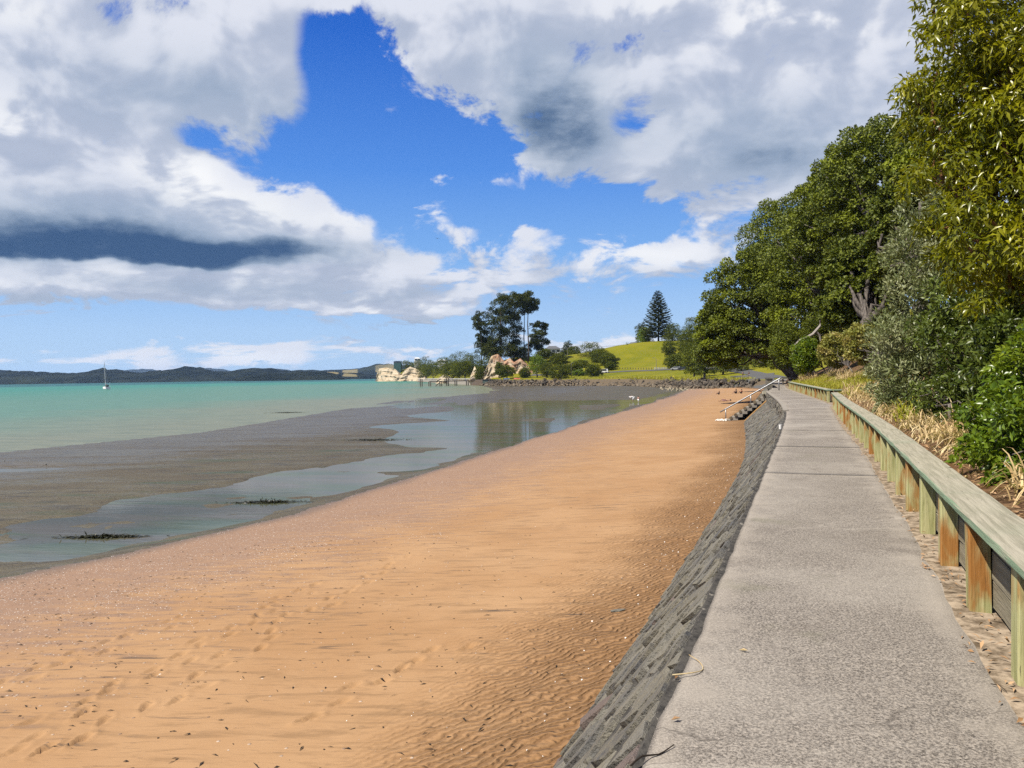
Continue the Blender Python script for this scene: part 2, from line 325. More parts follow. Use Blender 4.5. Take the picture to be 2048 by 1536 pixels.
# shell grit towards the waterline: pinkish, speckled
shell = sstep(nt, mth(nt, 'ADD', q, mth(nt, 'MULTIPLY', mth(nt, 'SUBTRACT', streak, 0.5), 1.1)), 0.42, 0.84)
vor = nd(nt, 'ShaderNodeTexVoronoi', {'feature': 'F1'}, {'Vector': p, 'Scale': 15.0})
spk = sstep(nt, vor.outputs['Distance'], 0.42, 0.18)
vcs = nd(nt, 'ShaderNodeSeparateColor', {}, {0: vor.outputs['Color']})
on = sstep(nt, vcs.outputs[0], mth(nt, 'MULTIPLY_ADD', shell, -0.62, 0.985), 1.0)
on = mth(nt, 'GREATER_THAN', vcs.outputs[0], mth(nt, 'MULTIPLY_ADD', shell, -0.60, 0.985))
c = mixc(nt, mth(nt, 'MULTIPLY', shell, 0.85), c, (0.36, 0.225, 0.152))
grit = mixc(nt, vcs.outputs[1], (0.95, 0.80, 0.66), (0.20, 0.11, 0.07))
c = mixc(nt, mth(nt, 'MULTIPLY', mth(nt, 'MULTIPLY', on, spk), 0.75), c, grit)
c = mixc(nt, sstep(nt, grain, 0.60, 0.78, 0.0, 0.5), c, (0.24, 0.14, 0.065))
c = mixc(nt, sstep(nt, grain, 0.40, 0.24, 0.0, 0.5), c, (0.62, 0.44, 0.28))
wet = sstep(nt, q, 0.93, 1.03)
c = mixc(nt, wet, c, (0.16, 0.12, 0.085))
# ripple marks left by the tide along the wall foot
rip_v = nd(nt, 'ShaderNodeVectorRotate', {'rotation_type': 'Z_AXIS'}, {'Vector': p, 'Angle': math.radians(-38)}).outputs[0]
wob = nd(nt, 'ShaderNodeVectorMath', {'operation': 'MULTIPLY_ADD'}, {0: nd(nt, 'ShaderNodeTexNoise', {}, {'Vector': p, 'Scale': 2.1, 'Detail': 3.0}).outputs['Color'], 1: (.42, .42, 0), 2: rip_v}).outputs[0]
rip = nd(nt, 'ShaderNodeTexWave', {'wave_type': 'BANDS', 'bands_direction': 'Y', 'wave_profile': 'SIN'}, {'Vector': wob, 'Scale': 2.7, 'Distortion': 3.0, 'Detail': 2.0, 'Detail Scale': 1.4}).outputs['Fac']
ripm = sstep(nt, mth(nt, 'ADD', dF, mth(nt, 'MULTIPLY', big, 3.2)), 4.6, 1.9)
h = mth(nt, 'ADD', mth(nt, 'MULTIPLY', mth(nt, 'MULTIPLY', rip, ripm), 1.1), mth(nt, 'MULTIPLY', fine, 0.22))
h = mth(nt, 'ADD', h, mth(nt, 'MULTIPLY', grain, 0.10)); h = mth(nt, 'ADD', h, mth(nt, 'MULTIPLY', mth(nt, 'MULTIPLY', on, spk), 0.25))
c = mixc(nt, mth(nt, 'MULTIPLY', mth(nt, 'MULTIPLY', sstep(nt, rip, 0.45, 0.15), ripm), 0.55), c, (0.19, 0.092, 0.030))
rg = mth(nt, 'MULTIPLY_ADD', wet, -0.55, 0.88)
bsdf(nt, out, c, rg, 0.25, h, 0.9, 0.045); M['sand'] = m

# --- tidal flat: mud, weed and a thin wet film
m, nt, out = mat('tidal_mud'); p = pos(nt); v = attr(nt, 'v')
rot = nd(nt, 'ShaderNodeVectorRotate', {'rotation_type': 'Z_AXIS'}, {'Vector': p, 'Angle': math.radians(-4)}).outputs[0]
a1 = noise(nt, vscale(nt, rot, (0.10, 0.55, 1)), 1.0, 6.0, 0.6, 0.4); a2 = noise(nt, vscale(nt, rot, (0.8, 3.0, 1)), 1.4, 5.0, 0.65)
a3 = noise(nt, vscale(nt, p, (0.9, 1.6, 1)), 6.0, 4.0, 0.7)
c = mixc(nt, sstep(nt, a1, 0.35, 0.65), (0.135, 0.098, 0.034), (0.17, 0.140, 0.062))
c = mixc(nt, sstep(nt, a3, 0.50, 0.68, 0, 0.75), c, (0.05, 0.04, 0.022)); c = mixc(nt, sstep(nt, a2, 0.55, 0.75, 0, 0.6), c, (0.21, 0.165, 0.105))
c = mixc(nt, sstep(nt, noise(nt, vscale(nt, rot, (0.35, 1.5, 1)), 1.0, 6.0, 0.75), 0.52, 0.62, 0, 0.75), c, (0.052, 0.042, 0.020))
c = mixc(nt, mth(nt, 'MULTIPLY', sstep(nt, noise(nt, vscale(nt, rot, (0.12, 0.4, 1)), 1.3, 4.0), 0.55, 0.68), sstep(nt, v, 0.62, 0.3)), c, (0.075, 0.095, 0.03))
film = mth(nt, 'ADD', mth(nt, 'MULTIPLY', sstep(nt, v, 0.35, 0.75), 0.62), mth(nt, 'MULTIPLY', mth(nt, 'SUBTRACT', a1, 0.5), 1.5))
a4 = noise(nt, vscale(nt, rot, (0.5, 4.5, 1)), 2.2, 4.0, 0.6)
film = mth(nt, 'ADD', film, mth(nt, 'MULTIPLY', mth(nt, 'SUBTRACT', a2, 0.5), 1.6)); film = mth(nt, 'ADD', film, mth(nt, 'MULTIPLY', mth(nt, 'SUBTRACT', a4, 0.5), 1.8))
fm = sstep(nt, film, 0.12, 0.62)
hb = mth(nt, 'ADD', mth(nt, 'MULTIPLY', a3, 0.6), mth(nt, 'MULTIPLY', a2, 0.4))
bp = nd(nt, 'ShaderNodeBump', {}, {'Strength': 0.9, 'Distance': 0.12, 'Height': hb}).outputs[0]
c = nd(nt, 'ShaderNodeVectorMath', {'operation': 'SCALE'}, {0: c, 'Scale': 0.50 * AL2}).outputs[0]
dif = nd(nt, 'ShaderNodeBsdfPrincipled', {}, {'Base Color': c, 'Roughness': 0.55, 'Specular IOR Level': 0.35, 'Normal': bp})
bp2 = nd(nt, 'ShaderNodeBump', {}, {'Strength': 0.25, 'Distance': 0.03, 'Height': hb}).outputs[0]
gl = nd(nt, 'ShaderNodeBsdfGlossy', {}, {'Color': (0.66, 0.68, 0.70), 'Roughness': 0.20, 'Normal': bp2})
mx = nd(nt, 'ShaderNodeMixShader', {}, {0: mth(nt, 'MULTIPLY', fm, 0.25), 1: dif.outputs[0], 2: gl.outputs[0]})
nt.links.new(mx.outputs[0], out.inputs[0]); M['mud'] = m

# --- sea: pale silt green in the shallows, turquoise further out, darker over the channel
m, nt, out = mat('sea_water'); p = pos(nt); dw = attr(nt, 'dwater')
rot = nd(nt, 'ShaderNodeVectorRotate', {'rotation_type': 'Z_AXIS'}, {'Vector': p, 'Angle': math.radians(12)}).outputs[0]
sw = noise(nt, vscale(nt, rot, (0.004, 0.02, 1)), 1.0, 4.0, 0.55); wv1 = noise(nt, vscale(nt, rot, (0.18, 0.75, 1)), 1.0, 6.0, 0.65)
wv2 = noise(nt, vscale(nt, rot, (1.0, 2.6, 1)), 1.1, 4.0, 0.6)
dd = mth(nt, 'ADD', dw, mth(nt, 'MULTIPLY', mth(nt, 'SUBTRACT', sw, 0.5), 60.0))
c = mixc(nt, sstep(nt, dd, 0.0, 60.0), (0.265, 0.275, 0.185), (0.155, 0.30, 0.215))
c = mixc(nt, sstep(nt, dd, 50.0, 330.0), c, (0.060, 0.30, 0.215))
c = mixc(nt, sstep(nt, dd, 480.0, 900.0), c, (0.022, 0.145, 0.14))
pool = sstep(nt, dw, -1.0, -6.0)
pc = mixc(nt, sstep(nt, noise(nt, vscale(nt, rot, (0.10, 0.42, 1)), 1.0, 4.0, 0.6, 0.5), 0.46, 0.64), (0.165, 0.145, 0.10), (0.125, 0.14, 0.06))
c = mixc(nt, pool, c, pc)
c = mixc(nt, sstep(nt, wv1, 0.38, 0.64, 0.0, 0.55), c, mixc(nt, 0.5, c, (0.03, 0.09, 0.07)))
hh = mth(nt, 'ADD', wv1, mth(nt, 'MULTIPLY', wv2, 0.35))
bst = mth(nt, 'MULTIPLY_ADD', pool, -0.33, 0.40)
bn = nd(nt, 'ShaderNodeBump', {}, {'Strength': bst, 'Distance': 0.25, 'Height': hh}).outputs[0]
bnp = nd(nt, 'ShaderNodeBump', {}, {'Strength': mth(nt, 'MULTIPLY_ADD', pool, -0.30, 0.40), 'Distance': 0.06, 'Height': hh}).outputs[0]
c = nd(nt, 'ShaderNodeVectorMath', {'operation': 'SCALE'}, {0: c, 'Scale': 0.58 * AL2 * 1.05}).outputs[0]
df = nd(nt, 'ShaderNodeBsdfDiffuse', {}, {'Color': c, 'Normal': bn})
gl = nd(nt, 'ShaderNodeBsdfGlossy', {}, {'Color': (0.85, 0.9, 0.95), 'Roughness': mth(nt, 'MULTIPLY_ADD', pool, -0.10, 0.16), 'Normal': bnp})
mx = nd(nt, 'ShaderNodeMixShader', {}, {0: mth(nt, 'MULTIPLY_ADD', pool, 0.14, 0.20), 1: df.outputs[0], 2: gl.outputs[0]})
nt.links.new(mx.outputs[0], out.inputs[0]); M['sea'] = m

# --- exposed-aggregate concrete
m, nt, out = mat('concrete_aggregate'); p = pos(nt)
v1 = nd(nt, 'ShaderNodeTexVoronoi', {'feature': 'F1'}, {'Vector': p, 'Scale': 115.0}); vs = nd(nt, 'ShaderNodeSeparateColor', {}, {0: v1.outputs['Color']})
sp1 = noise(nt, p, 88.0, 3.0, 0.8); bl = noise(nt, p, 0.55, 5.0, 0.62); bl2 = noise(nt, p, 3.0, 5.0, 0.65)
c = mixc(nt, sstep(nt, sp1, 0.36, 0.64), (0.070, 0.058, 0.048), (0.60, 0.525, 0.435))
c = mixc(nt, mth(nt, 'MULTIPLY', vs.outputs[0], 0.55), c, mixc(nt, vs.outputs[1], (0.07, 0.06, 0.05), (0.50, 0.455, 0.40)))
c = mixc(nt, sstep(nt, bl, 0.42, 0.72, 0.0, 0.45), c, (0.60, 0.545, 0.465))
c = mixc(nt, sstep(nt, bl2, 0.55, 0.8, 0.0, 0.45), c, (0.20, 0.17, 0.145))
ed = attr(nt, 'edge')
c = mixc(nt, mth(nt, 'MULTIPLY', sstep(nt, mth(nt, 'ADD', ed, mth(nt, 'MULTIPLY', mth(nt, 'SUBTRACT', bl2, 0.5), 1.0)), 0.30, 0.0), 0.55), c, (0.50, 0.44, 0.365))
c = mixc(nt, sstep(nt, noise(nt, p, 0.9, 6.0, 0.7, 0.6), 0.54, 0.70, 0, 0.42), c, (0.22, 0.185, 0.15)); c = mixc(nt, sstep(nt, noise(nt, vscale(nt, p, (0.35, 1.1, 1)), 1.4, 6.0, 0.72, 0.5), 0.58, 0.72, 0, 0.5), c, (0.72, 0.65, 0.55))
crk = nd(nt, 'ShaderNodeTexVoronoi', {'feature': 'DISTANCE_TO_EDGE'}, {'Vector': nd(nt, 'ShaderNodeVectorMath', {'operation': 'MULTIPLY_ADD'}, {0: nd(nt, 'ShaderNodeTexNoise', {}, {'Vector': p, 'Scale': 2.5, 'Detail': 4.0}).outputs['Color'], 1: (.5, .5, 0), 2: p}).outputs[0], 'Scale': 0.22})
c = mixc(nt, sstep(nt, crk.outputs['Distance'], 0.0016, 0.0005, 0, 0.45), c, (0.10, 0.085, 0.07))
lich = mth(nt, 'MULTIPLY', sstep(nt, noise(nt, p, 1.3, 4.0), 0.62, 0.75), 0.25)
c = mixc(nt, lich, c, (0.19, 0.19, 0.10))
bsdf(nt, out, c, 0.9, 0.2, sp1, 0.7, 0.008); M['concrete'] = m
m, nt, out = mat('sandy_silt'); p = pos(nt); n1_ = noise(nt, p, 9.0, 6.0, 0.7)
bsdf(nt, out, mixc(nt, sstep(nt, n1_, 0.35, 0.65), (0.17, 0.125, 0.08), (0.58, 0.46, 0.33)), 0.95, 0.1, n1_, 0.5, 0.02); M['silt'] = m
# --- slate sea wall
m, nt, out = mat('wall_stone'); ge = nd(nt, 'ShaderNodeNewGeometry'); p = ge.outputs['Position']; rnd = ge.outputs['Random Per Island']; ri = nd(nt, 'ShaderNodeObjectInfo').outputs['Random']
rr = mth(nt, 'FRACT', mth(nt, 'ADD', rnd, ri)); n1_ = noise(nt, p, 7.0, 6.0, 0.68); n2_ = noise(nt, p, 1.1, 3.0)
c = mixc(nt, rr, (0.105, 0.103, 0.100), (0.30, 0.275, 0.215)); c = mixc(nt, sstep(nt, mth(nt, 'ADD', n1_, mth(nt, 'MULTIPLY', n2_, 0.6)), 0.70, 0.98, 0, 0.75), c, (0.25, 0.22, 0.15))
c = mixc(nt, mth(nt, 'MULTIPLY', mth(nt, 'GREATER_THAN', rr, 0.965), 0.6), c, (0.15, 0.085, 0.085)); c = mixc(nt, sstep(nt, n1_, 0.42, 0.22, 0, 0.7), c, (0.035, 0.036, 0.042))
n3_ = noise(nt, p, 26.0, 4.0, 0.7); c = mixc(nt, sstep(nt, n3_, 0.56, 0.72, 0, 0.55), c, (0.05, 0.05, 0.05)); c = mixc(nt, sstep(nt, noise(nt, p, 4.2, 6.0, 0.72), 0.64, 0.72, 0, 0.7), c, (0.36, 0.33, 0.27))
bsdf(nt, out, c, 0.62, 0.35, mth(nt, 'ADD', n1_, mth(nt, 'MULTIPLY', n3_, 0.5)), 0.9, 0.05); M['stone'] = m
m, nt, out = mat('wall_mortar'); p = pos(nt); n1_ = noise(nt, p, 11.0, 6.0, 0.7)
c = mixc(nt, sstep(nt, n1_, 0.35, 0.6), (0.045, 0.042, 0.038), (0.12, 0.11, 0.095)); c = mixc(nt, sstep(nt, noise(nt, p, 9.0, 5.0, 0.75), 0.57, 0.66), c, (0.44, 0.40, 0.33))
bsdf(nt, out, c, 0.9, 0.15, n1_, 0.8, 0.03); M['mortar'] = m
M['wallcap'] = plain('coping_concrete', (0.40, 0.36, 0.30), 0.9, 0.2, 0.45, 6.0)
# --- weathered timber; grain follows each plank's own length (local X) or height (local Z)
def timber(name, axis, base, pale, stain=None, algae=None, stain_amt=0.5):
    m, nt, out = mat(name); o = objco(nt); ri = nd(nt, 'ShaderNodeObjectInfo').outputs['Random']
    off = nd(nt, 'ShaderNodeCombineXYZ', {}, {0: mth(nt, 'MULTIPLY', ri, 37.0), 1: mth(nt, 'MULTIPLY', ri, 91.0), 2: mth(nt, 'MULTIPLY', ri, 13.0)}).outputs[0]
    oo = nd(nt, 'ShaderNodeVectorMath', {'operation': 'ADD'}, {0: o, 1: off}).outputs[0]
    st = {'x': (0.7, 14, 14), 'z': (14, 14, 0.9)}[axis]
    gr = noise(nt, vscale(nt, oo, st), 2.2, 7.0, 0.65, 0.35); bl = noise(nt, oo, 2.4, 4.0); gr2 = noise(nt, vscale(nt, oo, st), 6.5, 4.0, 0.6, 0.2)
    c = mixc(nt, sstep(nt, gr, 0.32, 0.66), base, pale)
    c = mixc(nt, mth(nt, 'MULTIPLY', bl, 0.4), c, (base[0] * 0.8, base[1] * 0.95, base[2] * 0.75))
    if stain:
        sn = noise(nt, vscale(nt, oo, (4, 4, 1.3)), 1.5, 4.0, 0.55, 0.3)
        sm = sstep(nt, mth(nt, 'ADD', sn, mth(nt, 'MULTIPLY', mth(nt, 'SUBTRACT', mth(nt, 'FRACT', mth(nt, 'MULTIPLY', ri, 7.3)), 0.5), 0.16)), 0.60 - stain_amt * 0.2, 0.80 - stain_amt * 0.2)
        c = mixc(nt, mth(nt, 'MULTIPLY', sm, 0.85), c, mixc(nt, gr, (stain[0] * 0.5, stain[1] * 0.4, stain[2]), stain))
    if algae:
        nz = nd(nt, 'ShaderNodeSeparateXYZ', {}, {0: nd(nt, 'ShaderNodeNewGeometry').outputs['Normal']}).outputs[2]
        c = mixc(nt, mth(nt, 'MULTIPLY', sstep(nt, nz, 0.8, 0.4), sstep(nt, bl, 0.25, 0.5, 0.45, 0.95)), c, algae)
        c = mixc(nt, mth(nt, 'MULTIPLY', sstep(nt, nz, 0.5, 0.9), sstep(nt, noise(nt, oo, 1.1, 4.0), 0.5, 0.72, 0.0, 0.35)), c, (0.30, 0.36, 0.24))
    c = mixc(nt, sstep(nt, gr2, 0.64, 0.72, 0, 0.75), c, (0.075, 0.06, 0.045))
    bsdf(nt, out, c, 0.8, 0.2, mth(nt, 'ADD', gr, mth(nt, 'MULTIPLY', gr2, -0.6)), 0.6, 0.012); return m
M['cap'] = timber('weathered_cap', 'x', (0.37, 0.335, 0.25), (0.62, 0.56, 0.44), None, (0.30, 0.43, 0.27))
M['post'] = timber('treated_post', 'z', (0.44, 0.43, 0.17), (0.85, 0.78, 0.42), (0.66, 0.235, 0.018), None, 0.72)
M['board'] = timber('retaining_board', 'x', (0.30, 0.25, 0.17), (0.46, 0.40, 0.29), (0.34, 0.17, 0.06), None, 0.2)
M['oldwood'] = timber('jetty_timber', 'z', (0.12, 0.095, 0.07), (0.25, 0.20, 0.15))
M['steel'] = plain('galvanised_steel', (0.42, 0.43, 0.44), 0.35, 0.5, 0.15, 8.0, 0.6)
M['log'] = barkmat('step_log', (0.13, 0.10, 0.07), (0.28, 0.23, 0.15))
# --- ground covers
m, nt, out = mat('bank_soil'); p = pos(nt); n1_ = noise(nt, p, 8.0, 6.0, 0.7); n2_ = noise(nt, p, 0.8, 4.0)
c = mixc(nt, sstep(nt, n1_, 0.35, 0.68), (0.075, 0.040, 0.020), (0.32, 0.195, 0.10)); c = mixc(nt, sstep(nt, n2_, 0.5, 0.7, 0, 0.6), c, (0.23, 0.11, 0.045))
bsdf(nt, out, c, 0.95, 0.1, n1_, 0.9, 0.05); M['soil'] = m
m, nt, out = mat('park_grass'); p = pos(nt); n1_ = noise(nt, p, 0.06, 5.0, 0.6); n2_ = noise(nt, p, 1.4, 4.0, 0.7); n3_ = noise(nt, vscale(nt, p, (0.02, 0.15, 0.3)), 1.0, 3.0)
c = mixc(nt, sstep(nt, n1_, 0.3, 0.7), (0.175, 0.195, 0.008), (0.30, 0.275, 0.012)); c = mixc(nt, sstep(nt, n3_, 0.5, 0.7, 0, 0.5), c, (0.30, 0.25, 0.04)); c = mixc(nt, sstep(nt, n2_, 0.5, 0.75, 0, 0.45), c, (0.085, 0.11, 0.012))
zz = nd(nt, 'ShaderNodeSeparateXYZ', {}, {0: p}).outputs[2]
c = mixc(nt, sstep(nt, mth(nt, 'ADD', zz, mth(nt, 'MULTIPLY', n2_, 0.8)), 3.5, 2.9), c, mixc(nt, n2_, (0.10, 0.075, 0.05), (0.26, 0.20, 0.13)))
bsdf(nt, out, c, 0.9, 0.1, n2_, 0.6, 0.1); M['grass'] = m
m, nt, out = mat('asphalt'); p = pos(nt); n1_ = noise(nt, p, 4.0, 5.0); bsdf(nt, out, mixc(nt, n1_, (0.10, 0.10, 0.095), (0.17, 0.165, 0.155)), 0.9, 0.2); M['asphalt'] = m
# --- pale sandstone cliff with ochre and red bands
m, nt, out = mat('sandstone'); p = pos(nt); lay = noise(nt, vscale(nt, p, (0.05, 0.05, 0.9)), 1.0, 5.0, 0.6, 0.3); n1_ = noise(nt, p, 0.5, 6.0, 0.65); n2_ = noise(nt, p, 0.11, 3.0)
red = attr(nt, 'red')
c = mixc(nt, sstep(nt, lay, 0.35, 0.65), (0.62, 0.47, 0.29), (0.80, 0.68, 0.50)); c = mixc(nt, sstep(nt, n1_, 0.55, 0.75, 0, 0.6), c, (0.40, 0.28, 0.16))
c = mixc(nt, mth(nt, 'MULTIPLY', sstep(nt, mth(nt, 'ADD', mth(nt, 'MULTIPLY', n1_, 0.6), red), 0.62, 0.85), 0.85), c, mixc(nt, n1_, (0.40, 0.12, 0.05), (0.62, 0.30, 0.17)))
bsdf(nt, out, c, 0.9, 0.1, mth(nt, 'ADD', n1_, lay), 0.9, 0.6); M['cliff'] = m
m, nt, out = mat('volcanic_rock'); ge = nd(nt, 'ShaderNodeNewGeometry'); ri = nd(nt, 'ShaderNodeObjectInfo').outputs['Random']
rr = mth(nt, 'FRACT', mth(nt, 'ADD', ge.outputs['Random Per Island'], ri)); n1_ = noise(nt, ge.outputs['Position'], 1.6, 5.0, 0.65)
zz = nd(nt, 'ShaderNodeSeparateXYZ', {}, {0: ge.outputs['Position']}).outputs[2]
c = mixc(nt, rr, (0.05, 0.043, 0.036), (0.20, 0.165, 0.125)); c = mixc(nt, sstep(nt, n1_, 0.5, 0.75, 0, 0.6), c, (0.12, 0.09, 0.06))
c = mixc(nt, mth(nt, 'MULTIPLY', sstep(nt, zz, 1.5, 0.6), 0.6), c, mixc(nt, rr, (0.22, 0.17, 0.11), (0.42, 0.34, 0.24)))
bsdf(nt, out, c, 0.9, 0.15, n1_, 0.8, 0.15); M['rock'] = m
M['palerock'] = plain('pale_rock', (0.42, 0.36, 0.25), 0.9, 0.15, 0.5, 1.2)
# --- far hills: bush with paddocks
m, nt, out = mat('far_bush'); p = pos(nt); n1_ = noise(nt, vscale(nt, p, (1, 1, 2)), 0.012, 6.0, 0.65); n2_ = noise(nt, p, 0.0022, 3.0)
pad = attr(nt, 'paddock')
c = mixc(nt, sstep(nt, n1_, 0.4, 0.65), (0.008, 0.012, 0.009), (0.028, 0.034, 0.022)); c = mixc(nt, sstep(nt, mth(nt, 'ADD', mth(nt, 'MULTIPLY', n1_, 0.5), pad), 0.75, 0.95), c, (0.30, 0.25, 0.12))
c = mixc(nt, sstep(nt, n2_, 0.58, 0.7, 0, 0.5), c, (0.055, 0.065, 0.03))
bsdf(nt, out, c, 0.95, 0.0); M['hill'] = m
# --- foliage and bark
M['poh'] = leafmat('pohutukawa_leaf', (0.028, 0.045, 0.004), (0.150, 0.172, 0.020), (0.185, 0.215, 0.009), 0.12, 0.5, 0.28, 0.2)
M['poh2'] = leafmat('coastal_bush_leaf', (0.026, 0.042, 0.004), (0.110, 0.125, 0.014), (0.14, 0.155, 0.010), 0.14, 0.55, 0.12, 0.12)
M['dark'] = leafmat('dark_conifer_leaf', (0.018, 0.030, 0.005), (0.070, 0.082, 0.014), (0.085, 0.092, 0.012), 0.14, 0.5, 0.2, 0.15)
M['norf'] = leafmat('norfolk_leaf', (0.030, 0.045, 0.010), (0.085, 0.095, 0.022), (0.095, 0.10, 0.02), 0.12, 0.5, 0.2, 0.15)
M['gloss'] = leafmat('glossy_tree_leaf', (0.060, 0.080, 0.004), (0.215, 0.215, 0.010), (0.31, 0.285, 0.010), 0.30, 0.30, 1.1)
M['silver'] = leafmat('silver_shrub_leaf', (0.060, 0.085, 0.018), (0.22, 0.24, 0.10), (0.33, 0.33, 0.17), 0.18, 0.45, 1.0)
M['shrub'] = leafmat('green_shrub_leaf', (0.050, 0.095, 0.008), (0.150, 0.215, 0.016), (0.22, 0.27, 0.016), 0.30, 0.3, 1.3)
M['dshrub'] = leafmat('dark_shrub_leaf', (0.030, 0.052, 0.006), (0.10, 0.125, 0.018), (0.15, 0.19, 0.03), 0.2, 0.35, 1.3)
M['yell'] = leafmat('yellow_shrub_leaf', (0.14, 0.16, 0.020), (0.30, 0.29, 0.06), (0.40, 0.31, 0.10), 0.25, 0.5, 1.0)
M['straw'] = leafmat('dry_grass', (0.30, 0.19, 0.075), (0.62, 0.47, 0.24), (0.72, 0.60, 0.36), 0.2, 0.6, 1.5)
M['blade'] = leafmat('green_grass_blade', (0.20, 0.22, 0.010), (0.36, 0.34, 0.025), (0.44, 0.36, 0.06), 0.3, 0.5, 0.8)
M['flax'] = leafmat('flax_blade', (0.09, 0.12, 0.015), (0.26, 0.26, 0.06), (0.38, 0.33, 0.12), 0.25, 0.45, 1.5)
M['litter'] = leafmat('leaf_litter', (0.14, 0.065, 0.025), (0.42, 0.25, 0.12), (0.50, 0.34, 0.20), 0.1, 0.7, 2.0)
M['bark'] = barkmat('grey_bark', (0.055, 0.045, 0.037), (0.24, 0.205, 0.175))
M['pbark'] = barkmat('pine_bark', (0.05, 0.035, 0.028), (0.19, 0.15, 0.125), 2.0)
M['obark'] = barkmat('orange_bark', (0.10, 0.045, 0.015), (0.32, 0.155, 0.05))
M['white'] = plain('white_paint', (0.78, 0.77, 0.74), 0.5, 0.4, 0.06)
M['black'] = plain('dark_paint', (0.02, 0.022, 0.025), 0.4, 0.4, 0.2)
M['grey'] = plain('grey_metal', (0.30, 0.31, 0.32), 0.5, 0.4, 0.15)
M['glass'] = plain('dark_glass', (0.03, 0.045, 0.05), 0.08, 0.6, 0.1)
M['roof'] = plain('grey_roof', (0.17, 0.175, 0.18), 0.6, 0.3, 0.2)
M['brick'] = plain('brown_wall', (0.16, 0.085, 0.06), 0.8, 0.2, 0.3)
M['teal'] = plain('teal_wall', (0.06, 0.16, 0.15), 0.5, 0.4, 0.2)
M['skin'] = plain('skin', (0.52, 0.29, 0.19), 0.55, 0.3, 0.08)
M['hair'] = plain('hair', (0.03, 0.02, 0.015), 0.6, 0.3, 0.3)
M['clothw'] = plain('white_cloth', (0.75, 0.74, 0.72), 0.85, 0.1, 0.1)
M['clothp'] = plain('pink_cloth', (0.55, 0.32, 0.30), 0.85, 0.1, 0.1)
M['clothd'] = plain('dark_cloth', (0.035, 0.035, 0.045), 0.85, 0.1, 0.2)
M['clothr'] = plain('red_cloth', (0.38, 0.05, 0.045), 0.85, 0.1, 0.2)
M['rubber'] = plain('tyre_rubber', (0.02, 0.02, 0.02), 0.8, 0.2, 0.2)
M['seaweed'] = plain('dry_seaweed', (0.045, 0.032, 0.02), 0.8, 0.2, 0.4)
M['shellm'] = plain('shell_white', (0.78, 0.72, 0.64), 0.5, 0.3, 0.1)
M['weed'] = plain('wet_weed', (0.045, 0.045, 0.012), 0.35, 0.4, 0.5, 2.0)
M['yellow'] = plain('yellow_sign_paint', (0.75, 0.62, 0.08), 0.5, 0.3, 0.1)

# ------------------------------------------------------------------ layout curves (metres; x right, y ahead, water at z=0)
ZP = 3.3                                             # path level
T1 = [(-4.87, -10.9), (0.49, 3.13), (4.0, 12.3), (7.4, 21.2), (11.2, 31.6), (14.9, 43.2), (19.9, 60.0), (21.4, 64.2)]
T2 = [(22.1, 66.3), (24.6, 73), (29.3, 88), (36.2, 108), (46, 135), (60, 172)]
RR = [(-2.65, -9.3), (2.61, 4.07), (6.50, 13.9), (10.2, 23.8), (14.0, 33.7), (16.1, 39.4), (25.7, 71.6), (31.3, 88), (38.2, 108), (48, 135), (62, 172)]
class Curve:
    def __init__(s, pts, step=0.2):
        s.p = catmull(pts, step); d = np.diff(s.p, axis=0); l = np.hypot(d[:, 0], d[:, 1])
        s.s = np.concatenate([[0], np.cumsum(l)]); s.L = s.s[-1]
        t = np.gradient(s.p, axis=0); s.t = t / np.hypot(t[:, 0], t[:, 1])[:, None]
    def at(s, u):
        u = np.asarray(u, float)
        return np.stack([np.interp(u, s.s, s.p[:, 0]), np.interp(u, s.s, s.p[:, 1])], -1)
    def tan(s, u):
        u = np.asarray(u, float); t = np.stack([np.interp(u, s.s, s.t[:, 0]), np.interp(u, s.s, s.t[:, 1])], -1)
        return t / np.linalg.norm(t, axis=-1, keepdims=True)
    def s_of_y(s, y): return np.interp(y, s.p[:, 1], s.s)
CT = Curve(T1 + T2); CT1 = Curve(T1); CT2 = Curve(T2); CR = Curve(RR)
def nL(t): return np.stack([-t[..., 1], t[..., 0]], -1)  # seaward side

foot1 = CT1.at(np.linspace(0, CT1.L, 40)) + nL(CT1.tan(np.linspace(0, CT1.L, 40))) * 1.85
foot2 = CT2.at(np.linspace(1.5, CT2.L, 24)) + nL(CT2.tan(np.linspace(1.5, CT2.L, 24))) * 2.0
FOOT = [tuple(p) for p in foot1] + [tuple(p) for p in foot2] + [(59, 199), (66, 215)]
def pts_z(lst, z): return [tuple(at_z(x, y, z)[:2]) for x, y in lst]
E0 = pts_z([(0, 1155), (200, 1118), (580, 1030), (950, 915), (1130, 858), (1290, 808), (1345, 791), (1372, 781)], 0.22)
EDGE = [(E0[0][0] - 14.3, E0[0][1] - 37.4)] + E0 + [(54, 236), (70, 250)]
W0 = pts_z([(0, 905), (400, 865), (600, 833), (800, 800), (980, 786)], 0.0)
WATER = [(W0[0][0] - 36, W0[0][1] - 93)] + W0 + [(-8, 300), (-14, 372), (-26, 450), (-40, 520)]

